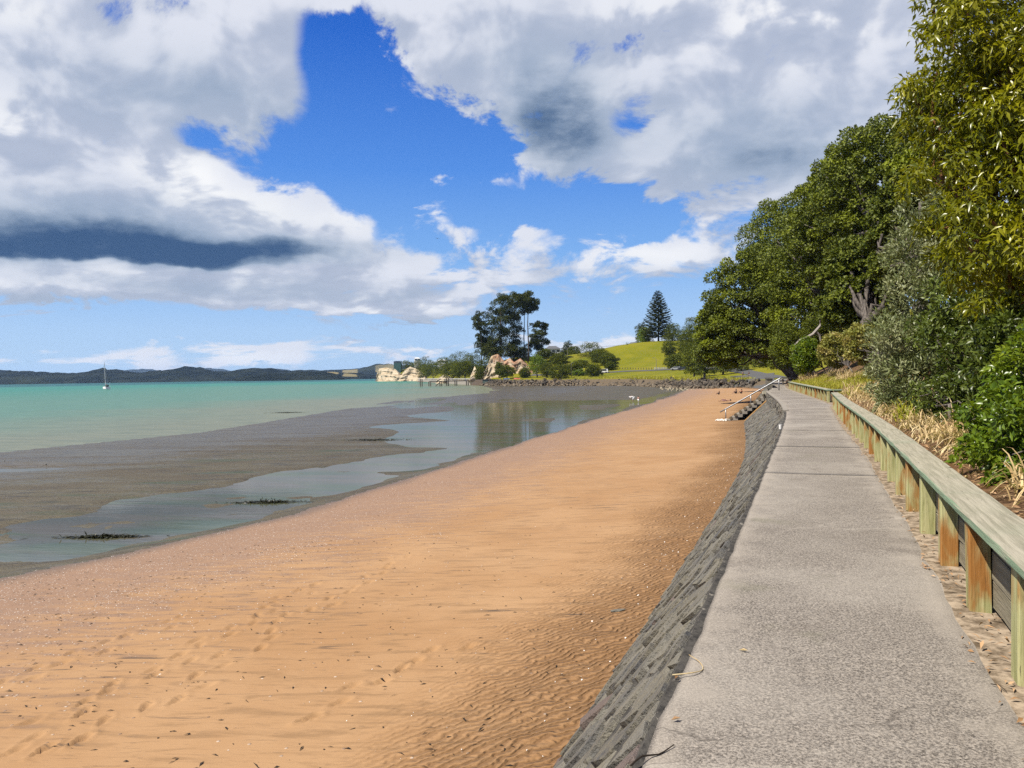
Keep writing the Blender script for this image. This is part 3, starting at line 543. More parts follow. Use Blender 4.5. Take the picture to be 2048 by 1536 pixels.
# ------------------------------------------------------------------ beach and tidal flat
azs = np.radians(np.linspace(-64, 44, 560))
Ds = np.concatenate([np.geomspace(0.8, 6, 40, endpoint=False), np.geomspace(6, 22, 270, endpoint=False), np.geomspace(22, 440, 230)])
A, R_ = np.meshgrid(azs, Ds); X = R_ * np.sin(A); Y = R_ * np.cos(A)
dF = pl_dist(X, Y, FOOT); dE = pl_dist(X, Y, EDGE); dW = pl_dist(X, Y, WATER)
dE = dE + (fbm(X * 0.35, Y * 0.12, 3) - 0.5) * 1.6 * smooth(Y, 20, 60) + (fbm(X * 0.9, Y * 0.5, 3) - 0.5) * 0.5
q = np.where(dE < 0, np.clip(dF, 0, None) / (np.clip(dF, 0, None) - np.minimum(dE, 0) + 1e-6), 1 + dE * 0.08)
v = np.clip(dE, 0, None) / (np.clip(dE, 0, None) + np.clip(-dW, 0.01, None))
zs = 0.22 + 0.68 * np.clip(1 - q, 0, 1) ** 1.15 + (fbm(X * 0.5, Y * 0.5, 4) - 0.5) * 0.05 * smooth(dF, 0, 2)
zf = 0.10 - 0.085 * v + (fbm(X * 0.10, Y * 0.045, 4) - 0.5) * 0.16 * smooth(dE, 3, 12)
cw = 9.6 - 4.6 * smooth(Y, 26, 55) + (fbm(X * 0.25, Y * 0.25, 4) - 0.5) * 5.0
zf = zf - (0.125 + (fbm(X * .35, Y * .9, 4) - .5) * .20) * smooth(dE, 0.5, 2.2) * (1 - smooth(dE, cw - 1.0, cw + 0.6)) + (1 - smooth(dE, 0, 1.2)) * 0.10
def dip(px, py, rx, ry, d):
    c0 = at_z(px, py, 0.05); return d * np.exp(-((X - c0.x) / rx) ** 2 - ((Y - c0.y) / ry) ** 2)
zf = zf - dip(1245, 803, 9, 9, .30) - dip(930, 850, 7, 5, .22) - dip(1010, 868, 9, 12, .25) - dip(1040, 815, 8, 22, .22) - dip(40, 935, 7, 3, .1) + dip(60, 928, 4, 1.2, .2) - dip(1130, 826, 14, 8, .16)
zf = np.where(dW > 0, np.minimum(zf, -0.02 - 0.012 * dW), zf)
Z = np.where(dE < 0, zs, zf)
# footprints pressed into the firm sand
frng = np.random.default_rng(11)
def footprint(cx, cy, hd, k=1.0):
    ii = np.abs(Y - cy) < 0.35; ca, sa = math.cos(hd), math.sin(hd)
    u = ((X - cx) * sa + (Y - cy) * ca); w = ((X - cx) * ca - (Y - cy) * sa)
    r = (u / 0.15) ** 2 + (w / (0.055 + 0.012 * np.sign(u))) ** 2
    return np.where(ii, -0.055 * k * np.exp(-r ** 2) + 0.022 * k * np.exp(-((np.sqrt(r) - 1.45) / 0.35) ** 2), 0)
for (p0, p1, n, jit) in [((20, 1515), (640, 1165), 24, .16), ((120, 1530), (820, 1110), 26, .22), ((0, 1365), (420, 1215), 13, .2), ((620, 1470), (960, 1310), 8, .25)]:
    a0 = at_z(*p0, 0.5); a1 = at_z(*p1, 0.5)
    for i in range(n):
        t = (i + frng.uniform(-.2, .2)) / n; c0 = a0.lerp(a1, t); hd = math.atan2(a1.x - a0.x, a1.y - a0.y)
        sd = (0.12 if i % 2 else -0.12) + frng.normal(0, jit)
        Z += footprint(c0.x + math.cos(hd) * sd, c0.y - math.sin(hd) * sd, hd + frng.normal(0, .25), frng.uniform(.6, 1.2))
Vv = np.stack([X, Y, Z], -1).reshape(-1, 3); nr, nc = X.shape
keep = (dF > -1.3) & (dW < 60)
Fq = grid_faces(nr, nc, keep); fe = dE.ravel()[Fq].mean(1)
at_ = {'dfoot': dF, 'q': q, 'v': v}
for nm, msk, mt in (('beach_sand', fe < 0, 'sand'), ('tidal_flat', fe >= 0, 'mud')):
    V2, F2, a2 = compact(Vv, Fq[msk], at_)
    tag(link(nm, np_mesh(nm, V2, F2, True, a2), M[mt]), kind='structure')
def ground_z(x, y):
    i = np.argmin((X - x) ** 2 + (Y - y) ** 2); return float(Z.ravel()[i])
# ------------------------------------------------------------------ sea
azs2 = np.radians(np.linspace(-86, 70, 150)); D2 = np.concatenate([[0.5], np.geomspace(3, 400, 100), np.geomspace(410, 14000, 60)])
A2, R2 = np.meshgrid(azs2, D2); X2 = R2 * np.sin(A2); Y2 = R2 * np.cos(A2)
V2 = np.stack([X2, Y2, np.zeros_like(X2)], -1).reshape(-1, 3)
tag(link('sea', np_mesh('sea', V2, grid_faces(*X2.shape), True, {'dwater': pl_dist(X2, Y2, WATER)}), M['sea']), kind='structure')

# ------------------------------------------------------------------ concrete path, slab by slab
path = tag(empty('path', (0, 0, 0)), kind='structure')
def right_w(u): return np.abs(pl_dist(CT.at(u)[:, 0], CT.at(u)[:, 1], [tuple(p) for p in CR.p[::4]]))
cuts_y = [-10.5, 2.4, 12.15, 16.45, 20.9, 25.6, 30.2, 35, 40, 46, 52, 58, 64, 71, 79, 88, 100, 115, 135, 170]
for i, (ya, yb) in enumerate(zip(cuts_y[:-1], cuts_y[1:])):
    ua, ub = float(CT.s_of_y(ya)) + 0.006, float(CT.s_of_y(yb)) - (0.035 if abs(yb - 16.45) < .1 else 0.006)
    us = np.linspace(ua, ub, max(3, int((ub - ua) / 0.25) + 1)); T = CT.at(us); n_ = -nL(CT.tan(us)); w = right_w(us)
    rag = (fbm(us * 1.7, us * 0 + 3.3, 4) - 0.5) * 0.16; rl = (fbm(us * 3.1, us * 0 + 9.3, 3) - 0.5) * 0.05
    wr = w - 0.07 + rag * .8; fr = np.array([0, .02, .06, .12, .25, .5, .75, .88, .94, .98, 1.0])
    off = rl[:, None] + 0.02 + fr[None, :] * (wr - rl - 0.02)[:, None]
    P3 = np.stack([T[:, None, 0] + n_[:, None, 0] * off, T[:, None, 1] + n_[:, None, 1] * off,
                   ZP + (fbm(us[:, None] * 1.2 + off, off * 1.3, 3) - .5) * 0.012], -1)
    P3[:, 0, 2] -= 0.012; P3[:, -1, 2] -= 0.02
    k = len(us); nf = len(fr)
    edge = np.minimum(off - off[:, :1], (off[:, -1:] - off) * 1.0)
    V = P3.reshape(-1, 3); F = grid_faces(k, nf)
    ring = list(range(0, nf)) + [j * nf + nf - 1 for j in range(1, k)] + list(range((k - 1) * nf + nf - 2, (k - 1) * nf - 1, -1)) + [j * nf for j in range(k - 2, 0, -1)]
    low = V[ring] - np.array([0, 0, 0.14]); nb = len(V); m_ = len(ring)
    Fs = np.array([(ring[(j + 1) % m_], ring[j], nb + j, nb + (j + 1) % m_) for j in range(m_)])
    V = np.vstack([V, low]); F = np.vstack([F[:, ::-1], Fs]); ea = np.concatenate([edge.ravel(), edge.ravel()[ring]])
    link('slab', np_mesh('slab', V, F, False, {'edge': ea}), M['concrete'], path)
# bedding under the slabs and the silt strip beside the timber wall
us = np.linspace(0, CT.L, 400); T = CT.at(us); n_ = -nL(CT.tan(us)); w = right_w(us)
offs = np.stack([np.full_like(w, 0.10), w * 0.5, w - 0.32, w - 0.15, w + 0.14, w + 0.3], -1)
Zb = np.stack([np.full_like(w, ZP - .05), np.full_like(w, ZP - .05), np.full_like(w, ZP - .035), ZP - .012 + (fbm(us * 2, us * 0, 3) - .5) * .03, np.full_like(w, ZP - .01), np.full_like(w, ZP - .02)], -1)
V = np.stack([T[:, None, 0] + n_[:, None, 0] * offs, T[:, None, 1] + n_[:, None, 1] * offs, Zb], -1)
link('bedding', np_mesh('bedding', V.reshape(-1, 3), grid_faces(400, 6)[:, ::-1], True), M['silt'], path)

# ------------------------------------------------------------------ stone sea walls
def voronoi_cells(s0, s1, t0, t1, a, b, tilt, rng, gap):
    """cells a wide, b long along the tilted axis, clipped to the panel; yields polygons in (s,t)"""
    ct, st = math.cos(tilt), math.sin(tilt)
    def to(s, t): return ((s * ct + t * st) / a, (-s * st + t * ct) / b)
    def fr(u, w): return (u * a * ct - w * b * st, u * a * st + w * b * ct)
    cs = [to(s, t) for s in (s0, s1) for t in (t0, t1)]
    i0, i1 = int(min(c[0] for c in cs)) - 2, int(max(c[0] for c in cs)) + 2; j0, j1 = int(min(c[1] for c in cs)) - 2, int(max(c[1] for c in cs)) + 2
    pts = {}
    for i in range(i0, i1 + 1):
        for j in range(j0, j1 + 1):
            pts[i, j] = (i + .5 + rng.uniform(-.48, .48), j + .5 + (0.5 if i % 2 else 0) + rng.uniform(-.42, .42))
    out = []
    for (i, j), (x, y) in pts.items():
        s, t = fr(x, y)
        if not (s0 - .4 < s < s1 + .4 and t0 - .5 < t < t1 + .5): continue
        poly = [(x - 1.6, y - 1.6), (x + 1.6, y - 1.6), (x + 1.6, y + 1.6), (x - 1.6, y + 1.6)]
        for di in (-2, -1, 0, 1, 2):
            for dj in (-2, -1, 0, 1, 2):
                if (di or dj) and (i + di, j + dj) in pts:
                    X_, Y_ = pts[i + di, j + dj]; nx, ny = X_ - x, Y_ - y; cc = (nx * (X_ + x) + ny * (Y_ + y)) / 2
                    poly = clip_half(poly, nx, ny, cc)
                    if len(poly) < 3: break
            if len(poly) < 3: break
        if len(poly) < 3: continue
        poly = [fr(*p_) for p_ in poly]
        for (nx, ny, cc) in ((-1, 0, -s0), (1, 0, s1), (0, -1, -t0), (0, 1, t1)):
            poly = clip_half(poly, nx, ny, cc)
            if len(poly) < 3: break
        if len(poly) < 3: continue
        cx = sum(p_[0] for p_ in poly) / len(poly); cy = sum(p_[1] for p_ in poly) / len(poly)
        if rng.random() < 0.02: continue
        sh = []
        for p_ in poly:
            dx, dy = cx - p_[0], cy - p_[1]; L = math.hypot(dx, dy) + 1e-6; g_ = min(gap * rng.uniform(.5, 1.7), L * .4)
            sh.append((p_[0] + dx / L * g_, p_[1] + dy / L * g_))
        clean = [sh[0]]
        for p_ in sh[1:]:
            if math.hypot(p_[0] - clean[-1][0], p_[1] - clean[-1][1]) > 0.03: clean.append(p_)
        if len(clean) >= 3: out.append((cx, cy, clean))
    return out
def clip_half(poly, nx, ny, c):
    o = []
    for k in range(len(poly)):
        a_, b_ = poly[k - 1], poly[k]; da = a_[0] * nx + a_[1] * ny - c; db = b_[0] * nx + b_[1] * ny - c
        if (da <= 0) != (db <= 0):
            t = da / (da - db); o.append((a_[0] + (b_[0] - a_[0]) * t, a_[1] + (b_[1] - a_[1]) * t))
        if db <= 0: o.append(b_)
    return o
class Panel:
    """ruled wall face between a top line and a foot line along curve cv"""
    def __init__(s, cv, run, ztop, zfoot): s.cv = cv; s.run = run; s.zt = ztop; s.zf = zfoot
    def ends(s, u):
        p = s.cv.at(u); n = nL(s.cv.tan(u)); zt = s.zt(p[..., 1])
        A_ = np.concatenate([p + n * 0.0, zt[..., None]], -1); B_ = np.concatenate([p + n * s.run, np.full(zt.shape, s.zf)[..., None]], -1)
        return A_, B_
    def map(s, st, h):
        st = np.asarray(st, float); A_, B_ = s.ends(st[:, 0]); d = A_ - B_; L = np.linalg.norm(d, axis=-1, keepdims=True)
        k = st[:, 1:2] / 3.0; t3 = np.concatenate([s.cv.tan(st[:, 0]), np.zeros((len(st), 1))], -1)
        n = np.cross(d / L, t3); n = np.where(n[:, 2:3] < 0, -n, n) if s.run > .2 else n
        return B_ + d * k + n * np.asarray(h)[:, None]
def stone_mesh(panel, poly, cx, cy, rng):
    n = len(poly); hh = rng.uniform(.004, .045); tl = rng.normal(0, .014)
    top = [(cx + (p_[0] - cx) * .84, cy + (p_[1] - cy) * .90) for p_ in poly]
    st = list(poly) + top + [(cx, cy)]
    h = [-0.03] * n + [hh + tl * (p_[1] - cy) * 4 + rng.normal(0, .006) for p_ in top] + [hh * 1.12]
    V = panel.map(st, h)
    F = [(k, (k + 1) % n, n + (k + 1) % n, n + k) for k in range(n)] + [(n + k, n + (k + 1) % n, 2 * n) for k in range(n)]
    return V, F
def sea_wall(name, label, panel, u0, u1, a, b, tilt, n_single, seed, gap=.014, vert=None):
    root = empty(name, (*panel.cv.at(u0), 0)); inv = np.array([*panel.cv.at(u0), 0])
    us = np.linspace(u0, u1, max(8, int((u1 - u0) / .6))); A_, B_ = panel.ends(us); p = panel.cv.at(us); n = nL(panel.cv.tan(us))
    rows = [np.concatenate([p - n * .30, np.full((len(us), 1), ZP - .06)], -1), np.concatenate([p + n * .02, np.full((len(us), 1), ZP - .015)], -1)]
    rows += [A_ + np.concatenate([n * .02, np.zeros((len(us), 1))], -1), B_ + np.array([0, 0, -.5]) + np.concatenate([n * .30, np.zeros((len(us), 1))], -1), np.concatenate([p - n * .3, np.full((len(us), 1), .2)], -1)]
    V = np.stack(rows, 1).reshape(-1, 3) - inv; F = grid_faces(len(us), 5)
    mb = MB(); mb.v = [tuple(x) for x in V]; mb.f = [tuple(f) for f in F] + [(0, 1, 2, 3, 4), tuple((len(us) - 1) * 5 + k for k in (4, 3, 2, 1, 0))]
    mb.build('mortar_core', M['mortar'], root)
    rng = np.random.default_rng(seed); cells = voronoi_cells(u0 + .02, u1 - .02, -.05, 2.98, a, b, tilt, rng, gap)
    cells = [c for c in cells if True]; cells.sort(key=lambda c: float(np.hypot(*panel.cv.at(c[0]))) + (100 if panel.cv.at(c[0])[1] < 1.5 else 0))
    rv = []; rf = []
    for k, (cx, cy, poly) in enumerate(cells):
        V, F = stone_mesh(panel, poly, cx, cy, rng); V = V - inv
        if k < n_single:
            mb = MB(); mb.v = [tuple(x) for x in V]; mb.f = F; mb.build('stone', M['stone'], root)
        else:
            o = len(rv); rv += [tuple(x) for x in V]; rf += [tuple(i + o for i in f) for f in F]
    if vert:
        pv = Panel(panel.cv, 0.0, lambda y: np.full(np.shape(y), ZP - .03), 2.45)
        pv.map = lambda st, h: np.concatenate([panel.cv.at(np.asarray(st)[:, 0]) + nL(panel.cv.tan(np.asarray(st)[:, 0])) * (np.asarray(h)[:, None] + .03), 2.42 + np.asarray(st)[:, 1:2]], -1)
        for (cx, cy, poly) in voronoi_cells(vert[0], vert[1], 0.0, .82, .34, .22, 0.05, rng, .015):
            V, F = stone_mesh(pv, poly, cx, cy, rng); V = V - inv; o = len(rv); rv += [tuple(x) for x in V]; rf += [tuple(i + o for i in f) for f in F]
    mb = MB(); mb.v = rv; mb.f = rf; tag(mb.build('stonework', M['stone'], root), kind='stuff')
    tag(root, label, 'sea wall'); return root
PAN1 = Panel(CT1, 1.85, lambda y: ZP - .02 - 0.8 * smooth(np.asarray(y), 31.5, 36), 0.78)
u_start = float(CT1.s_of_y(-6)); u_end = float(CT1.s_of_y(62.6))
wall1 = sea_wall('sea_wall', 'sloping grey slate sea wall between the concrete path and the sand', PAN1, u_start, u_end, .25, .54, 0.30, 300, 5, .016,
                 vert=(float(CT1.s_of_y(34)), u_end))
# coping along the curved top edge, and the rust-stained hip edge above the stairs
for (ya, yb) in ((31, 38), (38, 46), (46, 54), (54, 62.4)):
    us = np.linspace(float(CT1.s_of_y(ya)), float(CT1.s_of_y(yb)) - .02, 8); p = CT1.at(us); n = nL(CT1.tan(us)); mb = MB(); vs = []
    for (pp, nn) in zip(p, n):
        for (o, z) in ((-.10, ZP - .02), (.09, ZP - .02), (.09, ZP + .05), (-.10, ZP + .05)): vs.append((pp[0] + nn[0] * o - wall1.location.x, pp[1] + nn[1] * o - wall1.location.y, z))
    fs = [(i * 4 + k, i * 4 + (k + 1) % 4, i * 4 + 4 + (k + 1) % 4, i * 4 + 4 + k) for i in range(7) for k in range(4)] + [(3, 2, 1, 0), (28, 29, 30, 31)]
    mb.add(vs, fs).build('coping', M['wallcap'], wall1)
A_, B_ = PAN1.ends(np.array([u_end])); m_or = plain('rust_stained_edge', (0.42, 0.24, 0.09), 0.9, 0.2, 0.45, 3.0)
mb = MB(); off3 = Vector(wall1.location); mb.tube([Vector(A_[0]) - off3 + Vector((0, 0, .06)), Vector((A_[0] + B_[0]) / 2) - off3 + Vector((0, 0, .05)), Vector(B_[0]) - off3], [.11, .10, .09], 7)
mb.build('hip_edge', m_or, wall1)
PAN2 = Panel(CT2, 2.0, lambda y: np.full(np.shape(y), ZP - .02), 0.78)
sea_wall('sea_wall', 'shaded dark sea wall under the trees beyond the beach stairs', PAN2, 0.5, CT2.L - 30, .35, .7, 0.28, 0, 6, .02)

# ------------------------------------------------------------------ timber retaining wall beside the path
def post_mesh(h, seed):
    r = random.Random(seed); w, d, c = .15 + r.uniform(-.008, .008), .125, .010
    o = [(-w / 2 + c, 0), (w / 2 - c, 0), (w / 2, c), (w / 2, d), (-w / 2, d), (-w / 2, c)]
    mb = MB(); mb.prism(o, 'z', -.06, h); return mb.mesh('post')
PMESH = [post_mesh(.588, k) for k in range(6)]
for me in PMESH: me.materials.append(M['post'])
def timber_wall(name, label, cv, u0, u1, spacing, first):
    root = empty(name, (*cv.at(u0), ZP)); tag(root, label, 'retaining wall'); base = Vector((*cv.at(u0), ZP))
    def put(n_, me, u, off, z, rz_extra=0.0, tilt=0.0):
        p = cv.at(u); t = cv.tan(u); rz = math.atan2(t[1], t[0]); r = -nL(t)
        o = link(n_, me, None, root, Vector((p[0] + r[0] * off, p[1] + r[1] * off, z + ZP)) - base); o.rotation_euler = (tilt, 0, rz + rz_extra + math.pi); return o
    u = first; k = 0
    while u < u1:
        if u >= u0:
            # local +y points away from the path
            put('post', PMESH[k % 6], u, 0.0, 0.0, 0.0, random.uniform(-.012, .012))
        u += spacing * random.uniform(.97, 1.03); k += 1
    def plank(nm, ua, ub, o0, o1, z0, z1, mt, bev, warp=0.004):
        pa, pb = cv.at(ua), cv.at(ub); d = pb - pa; L = float(np.hypot(*d)); rz = math.atan2(d[1], d[0]); mb = MB(); b = bev
        prof = [(o0 + b, z0), (o1 - b, z0), (o1, z0 + b), (o1, z1 - b), (o1 - b, z1), (o0 + b, z1), (o0, z1 - b), (o0, z0 + b)]
        nseg = max(2, int(L / .35)); vs = []
        for i in range(nseg + 1):
            x = L * i / nseg; uu = ua + (ub - ua) * i / nseg; cvp = cv.at(uu); rel = cvp - pa; sag = (rel[0] * -d[1] + rel[1] * d[0]) / L
            for (o, z) in prof: vs.append((x, sag - o + random.gauss(0, warp * .6), z + random.gauss(0, warp)))
        n8 = 8; fs = [(i * n8 + k_, (i + 1) * n8 + k_, (i + 1) * n8 + (k_ + 1) % n8, i * n8 + (k_ + 1) % n8) for i in range(nseg) for k_ in range(n8)]
        fs += [tuple(range(8)), tuple(nseg * n8 + k_ for k_ in range(7, -1, -1))]
        o = mb.add(vs, fs).build(nm, M[mt], root); o.location = Vector((pa[0], pa[1], ZP)) - base; o.rotation_euler = (0, 0, rz); return o
    u = u0 - random.uniform(0, .6)
    while u < u1 - .3:
        ub = min(u + random.uniform(3.3, 4.2), u1 + .02); plank('cap_board', max(u, u0 - .05), ub - .006, -.03, .275, .59, .645, 'cap', .007, .0025); u = ub
    for r_, (z0, z1) in enumerate(((.03, .205), (.215, .395), (.405, .585))):
        u = u0
        while u < u1 - .2:
            ub = min(u + spacing * (3 if r_ != 1 else 2) , u1); plank('wall_board', u, ub - .008, .128 + random.uniform(0, .008), .175, z0, z1, 'board', .004); u = ub
    return root
u_a, u_b = float(CR.s_of_y(-5)), float(CR.s_of_y(33.9))
timber_wall('retaining_wall', 'long weathered timber retaining wall with stained posts beside the near path', CR, u_a, u_b, 1.29, float(CR.s_of_y(4.07)) - 1.29 * 8)
u_c, u_d = float(CR.s_of_y(39.3)), float(CR.s_of_y(72.0))
timber_wall('retaining_wall', 'timber retaining wall past the side-path gap, leading to the dark trees', CR, u_c, u_d, 1.75, u_c + .05)
# returns running inland at the gap and at the far end
def short_return(u, L, label):
    p = CR.at(u); t = CR.tan(u); r = -nL(t); cvx = Curve([tuple(p + r * .30), tuple(p + r * (.3 + L * .5)), tuple(p + r * (.3 + L))], .1)
    timber_wall('timber_barrier', label, cvx, 0.02, cvx.L, 1.2, .1)
short_return(u_c, 2.6, 'short timber barrier turning inland at the gap in the retaining wall')
short_return(u_d - .1, 2.4, 'short timber barrier turning inland at the far end of the retaining wall')

# ------------------------------------------------------------------ bank rising behind the timber wall
us = np.arange(0.0, CR.L, .5); P_ = CR.at(us); r_ = -nL(CR.tan(us)); yy = P_[:, 1]
cc = np.array([.18, .35, .6, 1, 1.6, 2.4, 3.4, 5, 7.5, 11, 16, 23, 32, 45, 60])
gap = smooth(yy, 33.6, 34.6) * (1 - smooth(yy, 38.6, 39.6)) + smooth(yy, 72, 80)
z0 = ZP + .50 - .46 * gap
def bank_f(c): return np.where(c < 3.4, .22 * c, .75 + .50 * (c - 3.4)) - np.where(c > 23, .2 * (c - 23), 0)
BZ = z0[:, None] + bank_f(cc)[None, :] * (1 - .35 * smooth(yy, 120, 170))[:, None] + (fbm(us[:, None] * .6 + cc * .3, cc[None, :] * .7 + us[:, None] * 0, 4) - .5) * .35 * smooth(cc, .3, 2)[None, :]
V = np.stack([P_[:, None, 0] + r_[:, None, 0] * cc, P_[:, None, 1] + r_[:, None, 1] * cc, BZ], -1)
tag(link('bank', np_mesh('bank', V.reshape(-1, 3), grid_faces(len(us), len(cc))[:, ::-1], True), M['soil']), kind='structure')
BV = V.reshape(-1, 3)
def bank_z(x, y):
    i = np.argmin((BV[:, 0] - x) ** 2 + (BV[:, 1] - y) ** 2); return float(BV[i, 2])
def bank_pt(y, c):
    """a point on the bank c metres inland of the timber wall, at the stretch of wall standing at distance y"""
    u = float(CR.s_of_y(y)); p = CR.at(u) - nL(CR.tan(u)) * c
    return Vector((p[0], p[1], bank_z(p[0], p[1])))

# ------------------------------------------------------------------ beach stairs with handrail
tS = CT1.tan(CT1.L - .5); nS = nL(tS); S0 = np.array(CT1.at(CT1.L - .9))
rzS = math.atan2(nS[1], nS[0])                        # local x = seaward, local -y = away from camera
st = tag(empty('beach_stairs', (S0[0], S0[1], 0.0), rzS), 'stone steps with rounded log edges going down from path to sand', 'stairs')
NST = 9
for i in range(NST):
    zt = ZP - .267 * (i + 1) + .02; x1 = .38 * (i + 1) - .05
    mb = MB(); mb.tube([(x1, 0.02 + random.uniform(-.04, .04), zt - .13), (x1, -1.05, zt - .128), (x1, -2.0, zt - .13)], [.135, .128, .132], 10); mb.build('log', M['log'], st, smooth=False)
    mb = MB(); mb.box((x1 - .30, -1.0, zt - .16), (.52, 1.92, .30)); mb.build('tread', M['wallcap'], st)
mb = MB(); mb.box((.0, -2.16, 1.9), (.3, .24, 2.7)); mb.prism([(0, .5), (3.2, .5), (3.2, .9), (0, 3.0)], 'y', -2.22, -2.05); mb.build('side_wall', M['mortar'], st)
hr = tag(empty('handrail', (S0[0], S0[1], 0.0), rzS), 'galvanised steel handrail on three posts beside the beach steps', 'handrail')
rail = []
for (x, zb) in ((-.75, ZP - .05), (1.55, ZP - 1.45), (3.65, .6)):
    top = {-.75: ZP + .96, 1.55: ZP - .38, 3.65: ZP - 1.60}[x]
    MB().tube([(x, -2.32, zb), (x, -2.32, top)], .042, 8).build('post', M['steel'], hr, smooth=True); rail.append((x, -2.32, top + .01))
d = Vector(rail[0]) - Vector(rail[2]); d.normalize()
MB().tube([Vector(rail[0]) + d * .35, rail[0], rail[1], rail[2], Vector(rail[2]) - d * .55], .055, 8).build('rail', M['steel'], hr, smooth=True)
pl = tag(empty('notice_plate', (*(S0 + nS * .25 - tS * .25), ZP - .30)), 'small cream notice plate on a stub post by the top step', 'sign')
MB().box((0, 0, .18), (.40, .05, .22), .1).build('plate', plain('cream_paint', (.72, .66, .48)), pl); MB().box((0, .05, -.2), (.08, .06, .75)).build('stub_post', M['oldwood'], pl)
# parapet block under the trees
pr = tag(empty('parapet', (*CT2.at(CT2.s_of_y(75)), ZP)), 'dark stone parapet block standing on the sea wall under the trees', 'parapet')
pA, pB = CT2.at(CT2.s_of_y(75)), CT2.at(CT2.s_of_y(90)); dd = pB - pA; LL = float(np.hypot(*dd)); rzp = math.atan2(dd[1], dd[0])
mb = MB(); mb.box((LL / 2, .1, .38), (LL, .45, .9)); o = mb.build('block_wall', M['stone'], pr); o.rotation_euler = (0, 0, rzp)
mb = MB(); mb.box((LL / 2, .1, .865), (LL + .1, .58, .09)); o = mb.build('capping', M['mortar'], pr); o.rotation_euler = (0, 0, rzp)

# ------------------------------------------------------------------ headland and park terrain
LAND = [(-172, 990), (-150, 972), (-112, 948), (-62, 640), (-27, 452), (-5.7, 369), (20, 338), (45, 309), (51, 262), (52, 226), (59, 200), (63, 178), (120, 120), (420, 60), (900, 500), (700, 1900), (-100, 1700), (-190, 1060), (-172, 990)]
def in_poly(x, y, poly):
    c = np.zeros(x.shape, bool)
    for (ax, ay), (bx, by) in zip(poly[:-1], poly[1:]):
        cond = ((ay > y) != (by > y)); c ^= cond & (x < (bx - ax) * (y - ay) / ((by - ay) if by != ay else 1e-9) + ax)
    return c
HILLS = [(86, 446, 62, 36, 13.6), (175, 330, 60, 120, 16), (150, 640, 120, 90, 14), (0, 445, 26, 26, 8.5), (25, 520, 40, 60, 7), (-60, 760, 40, 110, 14), (-95, 870, 40, 70, 13), (-125, 1010, 45, 60, 13), (60, 460, 30, 50, 2.0), (260, 420, 120, 120, 25)]
def land_z(x, y):
    x = np.asarray(x, float); y = np.asarray(y, float); shp = x.shape; x = np.atleast_1d(x); y = np.atleast_1d(y)
    d = np.abs(pl_dist(x, y, LAND)); ins = in_poly(x, y, LAND); sd = np.where(ins, d, -d)
    z = -0.6 + 3.5 * smooth(sd, -1, 6.5) + 2.4 * smooth(sd, 10, 75)
    for (cx, cy, sx_, sy_, h) in HILLS: z = z + h * np.exp(-((x - cx) / sx_) ** 2 - ((y - cy) / sy_) ** 2) * smooth(sd, 0, 22)
    z = z + (fbm(x * .05, y * .05, 3) - .5) * .8 * smooth(sd, 8, 30)
    return (np.where(sd < -1, -0.9, z)).reshape(shp)
aa = np.radians(np.linspace(-13, 42, 260)); DD = np.geomspace(165, 1500, 240); A3, R3 = np.meshgrid(aa, DD); X3 = R3 * np.sin(A3); Y3 = R3 * np.cos(A3); Z3 = land_z(X3, Y3)
V = np.stack([X3, Y3, Z3], -1).reshape(-1, 3); Fl = grid_faces(*X3.shape); Fl = Fl[(Z3.ravel()[Fl] > -.85).any(1)]
V_, F_, _ = compact(V, Fl, {}); tag(link('park_land', np_mesh('park_land', V_, F_, True), M['grass']), kind='structure')
def lz(x, y): return float(land_z(np.array([x]), np.array([y]))[0])
def on_land(px, D, dz=0.0):
    x = (px - 1024) / FPX * D; return Vector((x, D, lz(x, D) + dz))
